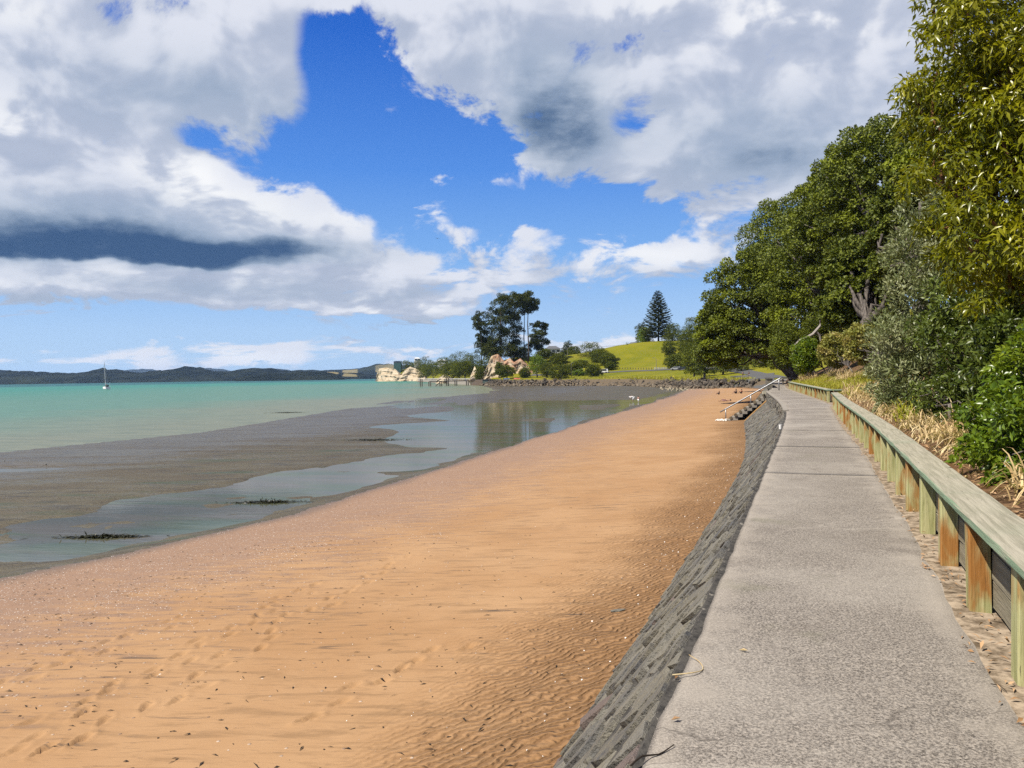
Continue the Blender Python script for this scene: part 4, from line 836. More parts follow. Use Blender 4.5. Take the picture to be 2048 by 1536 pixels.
# coast road with a boat-ramp spur, laid over the land
def strip(name, pts, w, m, dz=.12):
    c = Curve(pts, 3.0); k = len(c.p); n = nL(c.t); rows = []
    for o in (-w / 2, 0, w / 2):
        q_ = c.p + n * o; rows.append(np.stack([q_[:, 0], q_[:, 1], land_z(q_[:, 0], q_[:, 1]) + dz], -1))
    V = np.stack(rows, 1).reshape(-1, 3); o = link(name, np_mesh(name, V, grid_faces(k, 3), True), M[m]); tag(o, kind='structure'); return o
strip('road', [(71, 205), (78, 250), (82, 300), (76, 338), (60, 366), (38, 384), (10, 404)], 5.5, 'asphalt')
strip('boat_ramp', [(59, 193), (66, 215), (75, 240)], 13, 'asphalt', .16)
def far_ridge(name, D, depth, sky_px, pad=None, amp=1.0, seed=0):
    xs = np.array([p_[0] for p_ in sky_px], float); ys = np.array([p_[1] for p_ in sky_px], float)
    px = np.linspace(xs[0], xs[-1], 260); crest = np.interp(px, xs, ys)
    hz = np.array([at_D(a, b, D + depth * .5).z for a, b in zip(px, crest)]) + (fbm(px * .06 + seed, px * 0, 3) - .5) * 6 * amp
    ks = np.linspace(0, 1, 26); rows = []; pads = []
    for k in ks:
        Dk = D + depth * (k - .0); prof = math.sin(min(1, k / .5) * math.pi / 2) ** .8 if k < .5 else math.cos((k - .5) / .5 * math.pi / 2) ** .7
        x = (px - 1024) / FPX * Dk + 0 * px; nz = (fbm(px * .035 + seed, px * 0 + k * 7, 4) - .5) * 2
        z = np.maximum(hz, 3) * prof * (1 + nz * .35 * (1 - abs(2 * k - 1))) - (2 if k in (0.0, 1.0) else 0)
        rows.append(np.stack([x, np.full_like(x, Dk) + nz * depth * .05, z], -1))
        pd = np.zeros_like(px)
        for (a, b, k0, k1) in (pad or []): pd = np.maximum(pd, np.exp(-(((px - a) / b) ** 4)) * (1 if k0 < k < k1 else 0))
        pads.append(pd)
    V = np.stack(rows, 0).reshape(-1, 3)
    tag(link(name, np_mesh(name, V, grid_faces(26, 260), True, {'paddock': np.stack(pads).ravel()}), M['hill']), kind='structure')
far_ridge('far_mountains', 8200, 1500, [(-900, 748), (-300, 744), (120, 750), (250, 741), (300, 739), (360, 741), (420, 738), (480, 741), (700, 742), (900, 740), (1100, 744)], seed=3, amp=3)
far_ridge('far_hills', 4200, 900, [(-1100, 742), (-300, 744), (100, 748), (300, 744), (560, 742), (640, 741), (690, 739), (720, 736), (748, 730), (785, 730), (830, 733), (950, 740)], pad=[(770, 22, .1, .4), (700, 20, .15, .4)], seed=5)
far_ridge('hills_across_the_bay', 2900, 700, [(-1200, 735), (-500, 742), (0, 743), (60, 744), (130, 748), (190, 741), (205, 739), (235, 742), (265, 745), (320, 741), (365, 737), (420, 741), (450, 742), (500, 738), (545, 738), (575, 742), (605, 740), (650, 744), (700, 746), (760, 753)], pad=[(665, 14, .2, .4), (700, 16, .1, .3)], seed=9)
far_ridge('bush_spit', 2300, 350, [(470, 757), (500, 750), (540, 747), (600, 746), (650, 746), (675, 750), (690, 756)], seed=13, amp=.5)

# ------------------------------------------------------------------ sandstone cliffs
def cliff(name, pl, D0, tops, seed, redband):
    """face along pl = [(px, D)], height from tops=[(px, y)]; leans back, gullied and ledged"""
    px = np.linspace(pl[0][0], pl[-1][0], 150); Dv = np.interp(px, [a for a, b in pl], [b for a, b in pl]); ty = np.interp(px, [a for a, b in tops], [b for a, b in tops])
    top = np.array([at_D(a, b, d).z for a, b, d in zip(px, ty, Dv)]); nk = 46; rows = []; red = []
    x0 = (px - 1024) / FPX * Dv
    for k in range(nk):
        t = k / (nk - 1); tt = min(1, t / .72)
        g_ = fbm(x0 * .22 + seed, x0 * 0 + tt * 2.2, 4) - .5; led = fbm(x0 * .05, x0 * 0 + tt * 9 + seed, 3) - .5
        if t <= .72: z = -.4 + (top + .4) * tt; back = tt * top * .42 + g_ * 7.5 + led * 3.2
        else: u = (t - .72) / .28; z = top * (1 - .35 * u * u); back = top * .42 + g_ * 7.5 * (1 - u) + u * 26
        rows.append(np.stack([x0 + g_ * 2.0, Dv + back, z], -1)); red.append(np.full_like(px, redband) * smooth(px, *((975, 990) if redband else (0, 1))) * (0.35 + .6 * tt) + (0 if t < .74 else -.5))
    V = np.stack(rows, 0).reshape(-1, 3)
    tag(link(name, np_mesh(name, V, grid_faces(nk, 150), False, {'red': np.stack(red).ravel()}), M['cliff']), kind='structure')
cliff('headland_cliff', [(752, 985), (775, 955), (820, 935), (850, 920)], 0, [(752, 752), (757, 737), (770, 735), (788, 738), (800, 748), (812, 738), (820, 733), (830, 737), (845, 745), (852, 758)], 3, 0.0)
cliff('ochre_cliff', [(940, 428), (960, 418), (1000, 412), (1040, 408), (1068, 404)], 0, [(940, 752), (948, 732), (957, 745), (970, 742), (984, 712), (996, 707), (1008, 722), (1020, 715), (1030, 724), (1042, 716), (1055, 728), (1066, 745), (1070, 758)], 8, 0.5)
cliff('cliff_knob', [(872, 560), (885, 552), (905, 556)], 0, [(872, 762), (880, 753), (888, 748), (897, 752), (905, 762)], 21, 0.0)

# ------------------------------------------------------------------ rocks
def rock_mesh(seed, sub=1):
    import bmesh
    bm = bmesh.new(); bmesh.ops.create_icosphere(bm, subdivisions=sub, radius=1.0); r = random.Random(seed)
    ax = (r.uniform(.8, 1.35), r.uniform(.7, 1.1), r.uniform(.5, .8))
    for v_ in bm.verts:
        k = 1 + r.uniform(-.26, .2); v_.co = Vector((v_.co.x * ax[0] * k, v_.co.y * ax[1] * k, v_.co.z * ax[2] * k))
    me = bpy.data.meshes.new('rock'); bm.to_mesh(me); bm.free(); return me
RK = [rock_mesh(k) for k in range(8)]
for me in RK: me.materials.append(M['rock'])
RKV = []
for me in RK:
    co = np.empty(len(me.vertices) * 3, np.float32); me.vertices.foreach_get('co', co); RKV.append((co.reshape(-1, 3), np.array([tuple(p_.vertices) for p_ in me.polygons])))
def rot_mats(rng, n):
    q_ = rng.normal(size=(n, 4)); q_ /= np.linalg.norm(q_, axis=1, keepdims=True); w, x, y, z = q_.T
    return np.stack([1 - 2 * (y * y + z * z), 2 * (x * y - z * w), 2 * (x * z + y * w), 2 * (x * y + z * w), 1 - 2 * (x * x + z * z), 2 * (y * z - x * w), 2 * (x * z - y * w), 2 * (y * z + x * w), 1 - 2 * (x * x + y * y)], -1).reshape(n, 3, 3)
def rock_field(name, pts, sizes, m, parent=None, seed=0):
    rng = np.random.default_rng(seed); Rm = rot_mats(rng, len(pts)); vs = []; fs = []; o = 0
    for i, (p_, s_) in enumerate(zip(pts, sizes)):
        co, F = RKV[i % 8]; vs.append((co * s_) @ Rm[i].T + np.array(p_)); fs.append(F + o); o += len(co)
    return link(name, np_mesh(name, np.concatenate(vs), np.concatenate(fs)), M[m], parent)
def revetment(label, line, n_big, n_fill, width, hgt, seed, smin, smax):
    rng = np.random.default_rng(seed); c = Curve(line, 1.0); root = tag(empty('rock_revetment', (*c.at(c.L / 2), 0)), label, 'rock revetment'); base = np.array([*c.at(c.L / 2), 0]); P3 = []; S3 = []
    for i in range(n_big + n_fill):
        u = rng.uniform(0, c.L); k = rng.uniform(0, 1); p_ = c.at(u) - nL(c.tan(u)) * (-1.0 + k * width) * 1.0; s_ = rng.uniform(smin, smax) * (1.0 if i < n_big else .7)
        P3.append(np.array([p_[0], p_[1], .05 + hgt * k + rng.normal(0, .12)]) - base); S3.append(s_)
    for i in range(n_big):
        o = link('rock', RK[i % 8], None, root, P3[i]); o.scale = (S3[i],) * 3; o.rotation_euler = tuple(rng.uniform(0, 6.28, 3))
    o = rock_field('rubble', P3[n_big:], S3[n_big:], 'rock', root, seed); tag(o, kind='stuff')
    return root
# (the line runs with the land on its right-hand side)
revetment('long dark boulder revetment below the park and its grassy verge', [(52, 228), (51, 262), (45, 309), (20, 338), (-5.7, 369), (-20, 420)], 150, 900, 6.5, 2.6, 31, .40, 1.05)
revetment('short boulder bank between the sand and the boat ramp', [(62, 196), (59, 199), (55, 212), (52, 228)], 60, 200, 5.0, 2.6, 32, .4, .95)
rr = np.random.default_rng(41)
pts = []; sz = []
for i in range(150):
    p_ = at_z(rr.uniform(1318, 1420), rr.uniform(768, 781), .2); pts.append((p_.x, p_.y, .1)); sz.append(rr.uniform(.2, .55))
tag(rock_field('scattered_rocks', pts, sz, 'palerock', None, 3), 'pale beach boulders scattered in front of the dark rock bank', kind='stuff')
pts = []; sz = []
for i in range(70):
    k = rr.uniform(0, 1); p_ = S0 + nS * rr.uniform(3.3, 4.3) + tS * rr.uniform(-.3, 2.1); pts.append((p_[0], p_[1], .84)); sz.append(rr.uniform(.03, .10))
tag(rock_field('step_rubble', pts, sz, 'shellm', None, 4), 'pale rubble lying at the foot of the beach steps', kind='stuff')

# ------------------------------------------------------------------ foliage generators
def leaves_np(Pc, Dr, Ln, Wd, rng, style=2, droop=0.0, upb=0.5, ref=None):
    """one leaf per row: base at Pc, along Dr; style 2 = folded diamond (2 tris), 4 = bent leaf (4 tris)"""
    n = len(Pc); Dr = Dr / (np.linalg.norm(Dr, axis=1, keepdims=True) + 1e-9)
    ref = rng.normal(size=(n, 3)) * (1 - upb) + (np.array([0, 0, 1.0]) if ref is None else ref) * upb * (1 if ref is None else 1.6)
    sd = np.cross(Dr, ref); sd /= (np.linalg.norm(sd, axis=1, keepdims=True) + 1e-9); nn = np.cross(sd, Dr)
    Ln = np.broadcast_to(Ln, (n,))[:, None]; Wd = np.broadcast_to(Wd, (n,))[:, None]
    if style == 2:
        mid = Pc + Dr * Ln * .5
        V = np.stack([Pc, mid + sd * Wd * .5 + nn * Wd * .12, Pc + Dr * Ln, mid - sd * Wd * .5 + nn * Wd * .12], 1)
        F = np.array([[0, 1, 2], [0, 2, 3]])
    else:
        mid = Pc + Dr * Ln * .48 + nn * Ln * .05; tip = Pc + Dr * Ln * .96 - np.array([0, 0, 1]) * Ln * droop
        V = np.stack([Pc, mid + sd * Wd * .5 + nn * Wd * .16, mid, mid - sd * Wd * .5 + nn * Wd * .16, tip], 1)
        F = np.array([[0, 1, 2], [0, 2, 3], [1, 4, 2], [2, 4, 3]])
    k = V.shape[1]; Fa = (F[None] + (np.arange(n) * k)[:, None, None]).reshape(-1, 3)
    return V.reshape(-1, 3), Fa
def unit(rng, n):
    v_ = rng.normal(size=(n, 3)); return v_ / np.linalg.norm(v_, axis=1, keepdims=True)
def crown_lobes(rng, c, rad, n, lr, bottom=-.55, sep=.62):
    """lobe centres spread over an uneven ellipsoid shell"""
    out = []; tries = 0
    while len(out) < n and tries < 6000:
        tries += 1; d_ = unit(rng, 1)[0]
        if d_[2] < bottom: continue
        k = rng.uniform(.55, 1.0) ** .6; p_ = np.array(c) + d_ * np.array(rad) * k
        r = lr * rng.uniform(.65, 1.35)
        if all(np.linalg.norm(p_ - o[0]) > sep * (r + o[1]) for o in out): out.append((p_, r))
    return out
def lobe_leaves(rng, lobes, per, Ln, Wd, style=2, out_bias=.9, shell=.35, up=0.25, droop=0.0, flat=.75, under=-.5, upb=.5):
    Ps = []; Ds = []; Rs = []
    for (c, r) in lobes:
        n = int(per * (r / np.mean([l[1] for l in lobes])) ** 2) + 4; d_ = unit(rng, n); d_ = d_[d_[:, 2] > under + rng.uniform(-.2, .2, len(d_))]
        rad = r * (1 - shell * rng.random(len(d_)) ** 1.5) * (1 + .18 * np.sin(d_[:, 0] * 7 + c[0]) * np.cos(d_[:, 1] * 6 + c[1]))
        Ps.append(np.array(c) + d_ * rad[:, None] * np.array([1, 1, flat])); Ds.append(d_ * out_bias + unit(rng, len(d_)) * (1 - out_bias) * 1.4 + np.array([0, 0, up])); Rs.append(d_ + np.array([0, 0, .35]))
    P_ = np.concatenate(Ps); D_ = np.concatenate(Ds); n = len(P_)
    return leaves_np(P_, D_, Ln * rng.uniform(.6, 1.3, n), Wd * rng.uniform(.6, 1.25, n), rng, style, droop, upb, np.concatenate(Rs))
def limb(rng, a, b, r0, r1, wob, seg=5):
    a, b = np.array(a, float), np.array(b, float); L = np.linalg.norm(b - a); pts = []
    for i in range(seg + 1):
        t = i / seg; p_ = a + (b - a) * t + (rng.normal(0, wob * L, 3) if 0 < i < seg else 0); p_[2] += math.sin(t * math.pi) * L * wob * .8; pts.append(p_)
    return pts, [r0 + (r1 - r0) * (i / seg) ** .8 for i in range(seg + 1)]
def tree(name, label, cat, base, lobes, per, Ln, Wd, leafm, barkm, trunk_r, seed, fork=.35, forkz=None, nlimb=14, group=None, style=2, wob=.05, **kw):
    rng = np.random.default_rng(seed); base = np.array(base, float); root = tag(empty(name, tuple(base)), label, cat, group)
    lobes = [(np.array(c) - base, r) for c, r in lobes]; cen = np.mean([c for c, r in lobes], 0)
    mb = MB(); fk = np.array([cen[0] * fork, cen[1] * fork, max(.3, cen[2] * (forkz or fork))])
    pts, rd = limb(rng, (0, 0, -.5), fk, trunk_r * 1.25, trunk_r * .8, .04, 4); mb.tube(pts, rd, 8)
    ix = rng.permutation(len(lobes))[:nlimb]
    for i in ix:
        c, r = lobes[i]; pts, rd = limb(rng, fk, c, trunk_r * .55, trunk_r * .12, wob); mb.tube(pts, rd, 5, False)
    mb.build('trunk', M[barkm], root, smooth=True)
    V, F = lobe_leaves(rng, lobes, per, Ln, Wd, style, **kw)
    link('crown', np_mesh('crown', V, F), M[leafm], root); return root
def px_tree(name, label, cat, cx, ytop, ybot, hw, D, nl, per, Ln, leafm='poh2', barkm='bark', seed=0, gz=None, lrk=.34, trunk_r=.3, bottom=-.6, base=None, skirt=.06, **kw):
    """a tree placed from its outline in the photo: crown between ytop and ybot, half-width hw, at distance D"""
    c = at_D(cx, (ytop + ybot) / 2, D); rx = hw * D / FPX; rz = (ybot - ytop) / 2 * D / FPX
    if base is None and gz is None:
        zt_, zb_ = c.z + rz, min(c.z - rz, lz(c.x, c.y) + skirt * rz); c.z = (zt_ + zb_) / 2; rz = (zt_ - zb_) / 2
    lr = lrk * min(rx, rz); rng = np.random.default_rng(seed + 500)
    lobes = crown_lobes(rng, c, (max(.2, rx - lr * .8), max(.2, rx * .85 - lr * .5), max(.2, rz - lr * .6)), nl, lr, bottom)
    lobes += [(np.array(c) + unit(rng, 1)[0] * np.array([rx, rx, rz]) * .35, lr * 1.3) for _ in range(4)]
    if base is not None: return tree(name, label, cat, base, lobes, per, Ln, Ln * .62, leafm, barkm, trunk_r, seed, **kw)
    g0 = gz if gz is not None else lz(c.x, c.y)
    return tree(name, label, cat, (c.x, c.y, min(g0, c.z - .2)), lobes, per, Ln, Ln * .62, leafm, barkm, trunk_r, seed, **kw)

# ------------------------------------------------------------------ the wooded slope: big pohutukawas leaning over path and sand
GP = 'pohutukawa trees on the slope above the path'
PT = [  # label, px, ytop, ybot, half-width, D, base(y along wall, inland), lobes, leaves per lobe
    ('shaded pohutukawa beyond the picnic table, behind the one beside the path end', 1560, 640, 758, 60, 135, (128, 4), 60, 330),
    ('pohutukawa overhanging the top of the boat ramp', 1500, 650, 752, 62, 160, (150, 5), 60, 330),
    ('low pohutukawa crown reaching furthest out over the sand and boat ramp', 1436, 598, 762, 54, 101, (99, 1.5), 70, 330),
    ('pohutukawa with dark trunk beside the path end, hanging over the shaded sea wall', 1496, 488, 764, 94, 99, (98, 1.2), 105, 420),
    ('broad tall pohutukawa behind the one beside the path end', 1575, 372, 690, 105, 112, (104, 8), 110, 420),
    ('wide pohutukawa with bare grey limbs showing, above the far timber barrier', 1640, 402, 745, 130, 92, (86, 5), 130, 430),
    ('highest pohutukawa crown at the top of the slope, touching the glossy tree', 1768, 228, 560, 150, 74, (68, 9), 130, 430),
    ('pohutukawa halfway up the slope below the highest crown', 1672, 318, 600, 100, 84, (78, 11), 95, 430),
    ('dense pohutukawa above the yellow shrubs and dry grass', 1722, 470, 700, 92, 63, (58, 5), 80, 450),
    ('pohutukawa behind the silver-leaved shrub', 1835, 300, 640, 105, 56, (50, 7), 90, 420)]
for i, (lb, px, yt, yb, hw, D, bs, nl, per) in enumerate(PT):
    px_tree('pohutukawa_tree', lb, 'tree', px, yt, yb, hw, D, nl, int(per * 1.4),   .30, 'poh', 'bark', 100 + i, base=tuple(bank_pt(*bs)), lrk=.21, trunk_r=.5, bottom=-.75, group=GP, nlimb=22, fork=.30, forkz=.55, wob=.06, shell=.28, out_bias=.34, under=-.35, up=.1, upb=.62)

# ------------------------------------------------------------------ shrubs on the near bank
def px_lobes(lst, n=8):
    """each outline lobe breaks up into smaller leaf sprays with gaps between them"""
    rg = np.random.default_rng(int(lst[0][0]) + int(lst[0][1])); out = []
    for (x, y, r, D) in lst:
        c = np.array(at_D(x, y, D)); R = r * D / FPX; out.append((c, R * .5))
        for k in range(n):
            d_ = unit(rg, 1)[0]; out.append((c + d_ * R * rg.uniform(.6, 1.12) * np.array([1, 1, 1.05]), R * rg.uniform(.24, .50)))
    return out
def px_shrub(name, label, cat, base, lst, per, Ln, Wd, leafm, barkm, tr, seed, **kw):
    return tree(name, label, cat, tuple(base), px_lobes(lst), per, Ln, Wd, leafm, barkm, tr, seed, style=4, **kw)
px_shrub('glossy_tree', 'tall tree with long drooping glossy yellow-green leaves overhanging the bank', 'tree', bank_pt(9.2, 1.9),
         [(1895, -60, 80, 10.2), (1900, 50, 72, 10.2), (1868, 150, 78, 9.8), (1862, 210, 66, 9.8), (1885, 290, 80, 9.7), (1930, 20, 90, 9.6), (1950, 130, 95, 9.2), (1960, 240, 95, 9.0), (1945, 350, 90, 9.0), (1900, 400, 75, 9.6),
          (1960, 450, 90, 9.0), (1920, 520, 60, 9.6), (2010, -60, 110, 9.8), (2030, 70, 110, 9.2), (2050, 190, 110, 8.8), (2040, 310, 110, 8.6), (2040, 430, 100, 8.5), (2020, 540, 90, 8.7), (2090, 520, 110, 8.4),
          (1980, 580, 60, 9.2), (2110, 100, 140, 9.4), (2120, 300, 140, 9.0), (1990, 180, 120, 10.6), (2000, 380, 130, 10.6), (2060, 20, 150, 11), (2080, 250, 150, 11), (2070, 480, 140, 10.6), (1930, 230, 100, 11), (2130, -80, 150, 10)],
         215, .12, .036, 'gloss', 'obark', .10, 201, nlimb=60, out_bias=.34, up=-.36, droop=.22, shell=.45, under=-.35, flat=1.0, upb=.5)
px_shrub('silver_shrub', 'tall silver-green narrow-leaved shrub between the glossy tree and dry grass', 'shrub', bank_pt(18, 1.7),
         [(1878, 385, 48, 18.5), (1860, 450, 62, 18.2), (1838, 530, 72, 18), (1816, 610, 78, 17.6), (1792, 690, 70, 17.4), (1786, 755, 55, 17.3), (1890, 500, 70, 18), (1880, 590, 85, 17.4), (1862, 680, 85, 17), (1840, 760, 70, 16.8), (1915, 430, 60, 18.4), (1910, 660, 80, 17.4), (1890, 750, 70, 16.8), (1822, 810, 40, 16.6)],
         270, .135, .036, 'silver', 'bark', .07, 202, nlimb=40, out_bias=.5, up=.35, droop=.05, shell=.5, under=-.5, flat=1.0)
px_shrub('dark_shrub', 'dark leafy shrub in shade under the glossy tree', 'shrub', bank_pt(13, 1.6),
         [(1935, 640, 80, 13.2), (1985, 620, 90, 13), (1960, 710, 85, 12.6), (1905, 720, 60, 13), (1915, 790, 62, 12.6), (1870, 800, 40, 13), (2040, 660, 110, 12.4), (2020, 750, 90, 12), (2090, 740, 110, 12), (1975, 790, 60, 12.2), (1890, 650, 60, 13.4)],
         230, .11, .040, 'dshrub', 'bark', .06, 203, nlimb=30, out_bias=.45, up=.15, droop=.08, shell=.5, under=-.5, flat=1.0)
px_shrub('green_shrub', 'bright green broad-leaved shrub spilling toward the timber cap', 'shrub', bank_pt(7.0, 1.1),
         [(2040, 760, 70, 7.6), (2000, 800, 62, 7.6), (1985, 860, 55, 7.4), (2035, 850, 70, 7.1), (1965, 905, 40, 7.3), (2005, 915, 50, 6.9), (2045, 930, 60, 6.7), (2020, 965, 38, 6.6), (2055, 985, 40, 6.4), (2100, 880, 110, 6.8), (2110, 760, 110, 7.2), (1958, 838, 36, 7.8)],
         120, .085, .038, 'shrub', 'bark', .03, 204, nlimb=40, out_bias=.45, up=.2, droop=.14, shell=.5, under=-.5, flat=1.0)
for (lb, px, yt, yb, hw, D, bs, lf, nl, sd) in [
        ('rounded green shrub behind the far end of the timber wall', 1612, 668, 756, 34, 66, (66, 3.2), 'shrub', 26, 211),
        ('yellow-green shrub on the dry grass slope', 1672, 655, 742, 34, 56, (54, 3.4), 'yell', 26, 212),
        ('sparse yellowing shrub beside the silver shrub', 1722, 640, 735, 34, 44, (42, 3.4), 'yell', 24, 213),
        ('dark rounded shrub at the foot of the wide pohutukawa', 1570, 640, 745, 36, 86, (84, 3.6), 'poh', 26, 214),
        ('green shrub under the bare grey limbs', 1640, 622, 705, 45, 76, (74, 6), 'poh2', 30, 215)]:
    px_tree('bank_shrub', lb, 'shrub', px, yt, yb, hw, D, nl, 330, .17, lf, 'bark', sd, base=tuple(bank_pt(*bs)), lrk=.36, trunk_r=.06, shell=.5, out_bias=.5, under=-1.0, bottom=-.9)
# bleached bare limb and the twisted trunk seen through the gaps
dl = tag(empty('dead_branch', tuple(at_D(1632, 690, 74))), 'bleached bare branch poking out of the green slope', 'branch'); mb = MB(); o3 = at_D(1632, 690, 74)
for pp, r_ in (([(1612, 676), (1626, 668), (1640, 652), (1640, 640)], .16), ([(1634, 664), (1640, 672), (1641, 682)], .10), ([(1612, 676), (1600, 680), (1590, 690)], .12)):
    mb.tube([at_D(a, b, 73.5) - o3 for a, b in pp], [r_ * (1 - .5 * k / len(pp)) for k in range(len(pp))], 6)
mb.build('bare_limb', plain('bleached_wood', (.46, .41, .35), .8, .2, .3), dl)

# ------------------------------------------------------------------ tussocks, grass and litter
def blades_np(rng, bases, L, W, spread, droop, lean=(0, 0, 0), seg=4):
    n = len(bases); az = rng.uniform(0, 2 * math.pi, n); sp = spread * rng.uniform(.15, 1.0, n); Ls = L * rng.uniform(.45, 1.15, n)
    hx = np.cos(az) * np.sin(sp) + lean[0]; hy = np.sin(az) * np.sin(sp) + lean[1]; hz = np.cos(sp)
    sdx, sdy = -np.sin(az), np.cos(az); rows = []
    for k in range(seg + 1):
        t = k / seg; w = W * (1 - t) ** .7 * .5 + .0008; dd = droop * Ls * t * t * (.4 + sp)
        c = np.stack([bases[:, 0] + hx * Ls * t * (1 + .35 * t), bases[:, 1] + hy * Ls * t * (1 + .35 * t), bases[:, 2] + hz * Ls * t - dd], -1)
        rows += [c + np.stack([sdx * w, sdy * w, 0 * az], -1), c - np.stack([sdx * w, sdy * w, 0 * az], -1)]
    V = np.stack(rows, 1); m_ = 2 * (seg + 1); F = np.array([[2 * k, 2 * k + 1, 2 * k + 3, 2 * k + 2] for k in range(seg)])
    return V.reshape(-1, 3), (F[None] + (np.arange(n) * m_)[:, None, None]).reshape(-1, 4)
def tussock(label, base, n, rad, L, W, spread, droop, m, seed, cat='grass clump'):
    rng = np.random.default_rng(seed); a = rng.uniform(0, 6.283, n); r = rad * np.sqrt(rng.random(n)); b = np.stack([np.cos(a) * r, np.sin(a) * r, 0 * a - .04], -1)
    V, F = blades_np(rng, b, L, W, spread, droop); k_ = len(V) // n; wl = [tuple(p_) for p_ in CR.p[::6]]; wx = pl_dist(V[:, 0] + base[0], V[:, 1] + base[1], wl).reshape(n, k_)
    bad = (wx > -.22).any(1); t_ = CR.tan(CR.s_of_y(base[1])); nr_ = -nL(t_); V3 = V.reshape(n, k_, 3); bb = V3[:, :1, :2].copy(); comp = ((V3[..., :2] - bb) * nr_).sum(-1)      # blades that would poke through the boards fall inland instead
    V3[..., :2] += np.where(bad[:, None] & (comp < 0), -1.9 * comp, 0)[..., None] * nr_; V = V3.reshape(-1, 3)
    o = link('tussock', np_mesh('tussock', V, F), M[m]); o.location = base; return tag(o, label, cat)
tussock('straw-coloured dry flax clump with spiky tips beside the bright green shrub', bank_pt(9.8, .80), 620, .30, 1.15, .020, 1.25, .75, 'straw', 301)
tussock('dry straw tussock lapping the bright green shrub', bank_pt(8.4, .85), 380, .26, .70, .016, 1.2, .8, 'straw', 302)
tussock('green flax clump behind the timber cap', bank_pt(9.0, .85), 220, .2, .55, .022, .9, .5, 'flax', 303)
tussock('short green flax clump against the timber cap', bank_pt(7.9, .75), 140, .16, .40, .020, .9, .5, 'flax', 304)
tussock('pale drooping straw tussock under the silver shrub', bank_pt(20.5, 1.3), 700, .55, 1.35, .022, 1.3, .95, 'straw', 305)
tussock('straw tussock beside the gap in the timber wall', bank_pt(24, 1.1), 600, .5, 1.2, .022, 1.3, .95, 'straw', 306)
tussock('arching golden tussock high on the slope by the silver shrub', bank_pt(40, 4.4), 420, .5, 1.9, .03, 1.0, .8, 'blade', 307)
tussock('pale dry tussock by the end of the timber wall', bank_pt(66, 1.4), 420, .8, 1.4, .04, 1.0, .7, 'straw', 308)
tussock('dark spiky cabbage-leaved clump on the dry slope', bank_pt(43, 2.6), 90, .12, 1.5, .05, 1.2, .2, 'flax', 309)
tussock('dry brush clump on the slope below the yellow shrub', bank_pt(50, 2.6), 500, .9, 1.3, .03, 1.1, .7, 'straw', 310)
tussock('dry brush clump on the slope above the long barrier', bank_pt(58, 2.9), 500, .9, 1.3, .03, 1.1, .7, 'straw', 311)
TB = [(11.2, .8, 'straw-coloured tussock with a dark green skirt below the dark shrub', 'straw'), (13.0, .7, 'wispy pale tussock at the foot of the dark shrub', 'straw'), (15.2, .9, 'golden tussock between the dark and silver shrubs', 'blade'), (17.0, .75, 'pale arching tussock under the left edge of the silver shrub', 'straw'), (26.5, .9, 'straw tussock on the brown litter past the silver shrub', 'straw'), (29.0, 1.0, 'yellow-green tussock near the end of the long timber wall', 'blade'), (31.5, .9, 'dry tussock next to the gap in the timber wall', 'straw'), (6.2, .8, 'small straw tussock below the bright green shrub', 'straw')]
for i, (y_t, c_t, lb, mt) in enumerate(TB): tussock(lb, bank_pt(y_t, c_t), 330, .26 + .012 * y_t, .55 + .02 * y_t, .016 + .0004 * y_t, 1.25, .85, mt, 330 + i)
for i, (lb, lst, lf, bs) in enumerate([('low dark shrub spreading under the dark leafy shrub', [(1880, 815, 34, 13.2), (1850, 825, 26, 13.6), (1920, 830, 36, 12.4), (1955, 850, 34, 11.6), (1900, 845, 22, 12.4)], 'dshrub', (12.6, 1.0)),
        ('low olive shrub below the silver shrub', [(1795, 800, 32, 17.5), (1770, 775, 30, 18.5), (1830, 815, 30, 16.5), (1765, 740, 30, 19.5)], 'silver', (17.5, 1.2)),
        ('ragged shrub with upright stems above the bright green shrub', [(2010, 690, 50, 8.6), (1985, 740, 44, 8.4), (2050, 690, 60, 8.2), (1950, 770, 26, 8.8), (2030, 640, 40, 8.6)], 'dshrub', (8.6, 1.3))]):
    px_shrub('bank_shrub', lb, 'shrub', bank_pt(*bs), lst, 120, .095, .034, lf, 'bark', .03, 350 + i, out_bias=.5, up=.2, droop=.1, shell=.6, under=-.5, flat=1.0)
rng = np.random.default_rng(77)
def bank_scatter(n, y0, y1, c0, c1):
    yv = rng.uniform(y0, y1, n); cv_ = rng.uniform(c0, c1, n); u = CR.s_of_y(yv); p_ = CR.at(u) - nL(CR.tan(u)) * cv_[:, None]
    iu = np.clip(u / .5, 0, len(us_b) - 1.001); i0 = iu.astype(int); z = np.array([np.interp(c_, cc, BZ[i_]) for c_, i_ in zip(cv_, i0)])
    return np.stack([p_[:, 0], p_[:, 1], z], -1)
us_b = np.arange(0.0, CR.L, .5)
V, F = blades_np(rng, bank_scatter(13000, 32, 72, .25, 3.6), .34, .022, .7, .35, seg=2)
tag(link('long_grass', np_mesh('long_grass', V, F), M['blade']), 'yellow-green long grass on the bank behind the far barrier', kind='stuff')
V, F = blades_np(rng, bank_scatter(2600, 5, 33, .35, 2.2), .26, .012, 1.0, .6)
tag(link('dry_grass', np_mesh('dry_grass', V, F), M['straw']), 'thin dry grass on the bank behind the long timber wall', kind='stuff')
P_ = bank_scatter(9000, 3, 34, .2, 2.8); P_[:, 2] += .015; D_ = unit(rng, len(P_)); D_[:, 2] *= .25
V, F = leaves_np(P_, D_, rng.uniform(.04, .12, len(P_)), rng.uniform(.012, .032, len(P_)), rng, 4, .1, .7)
tag(link('leaf_litter', np_mesh('leaf_litter', V, F), M['litter']), 'brown fallen leaves on the bank', kind='stuff')
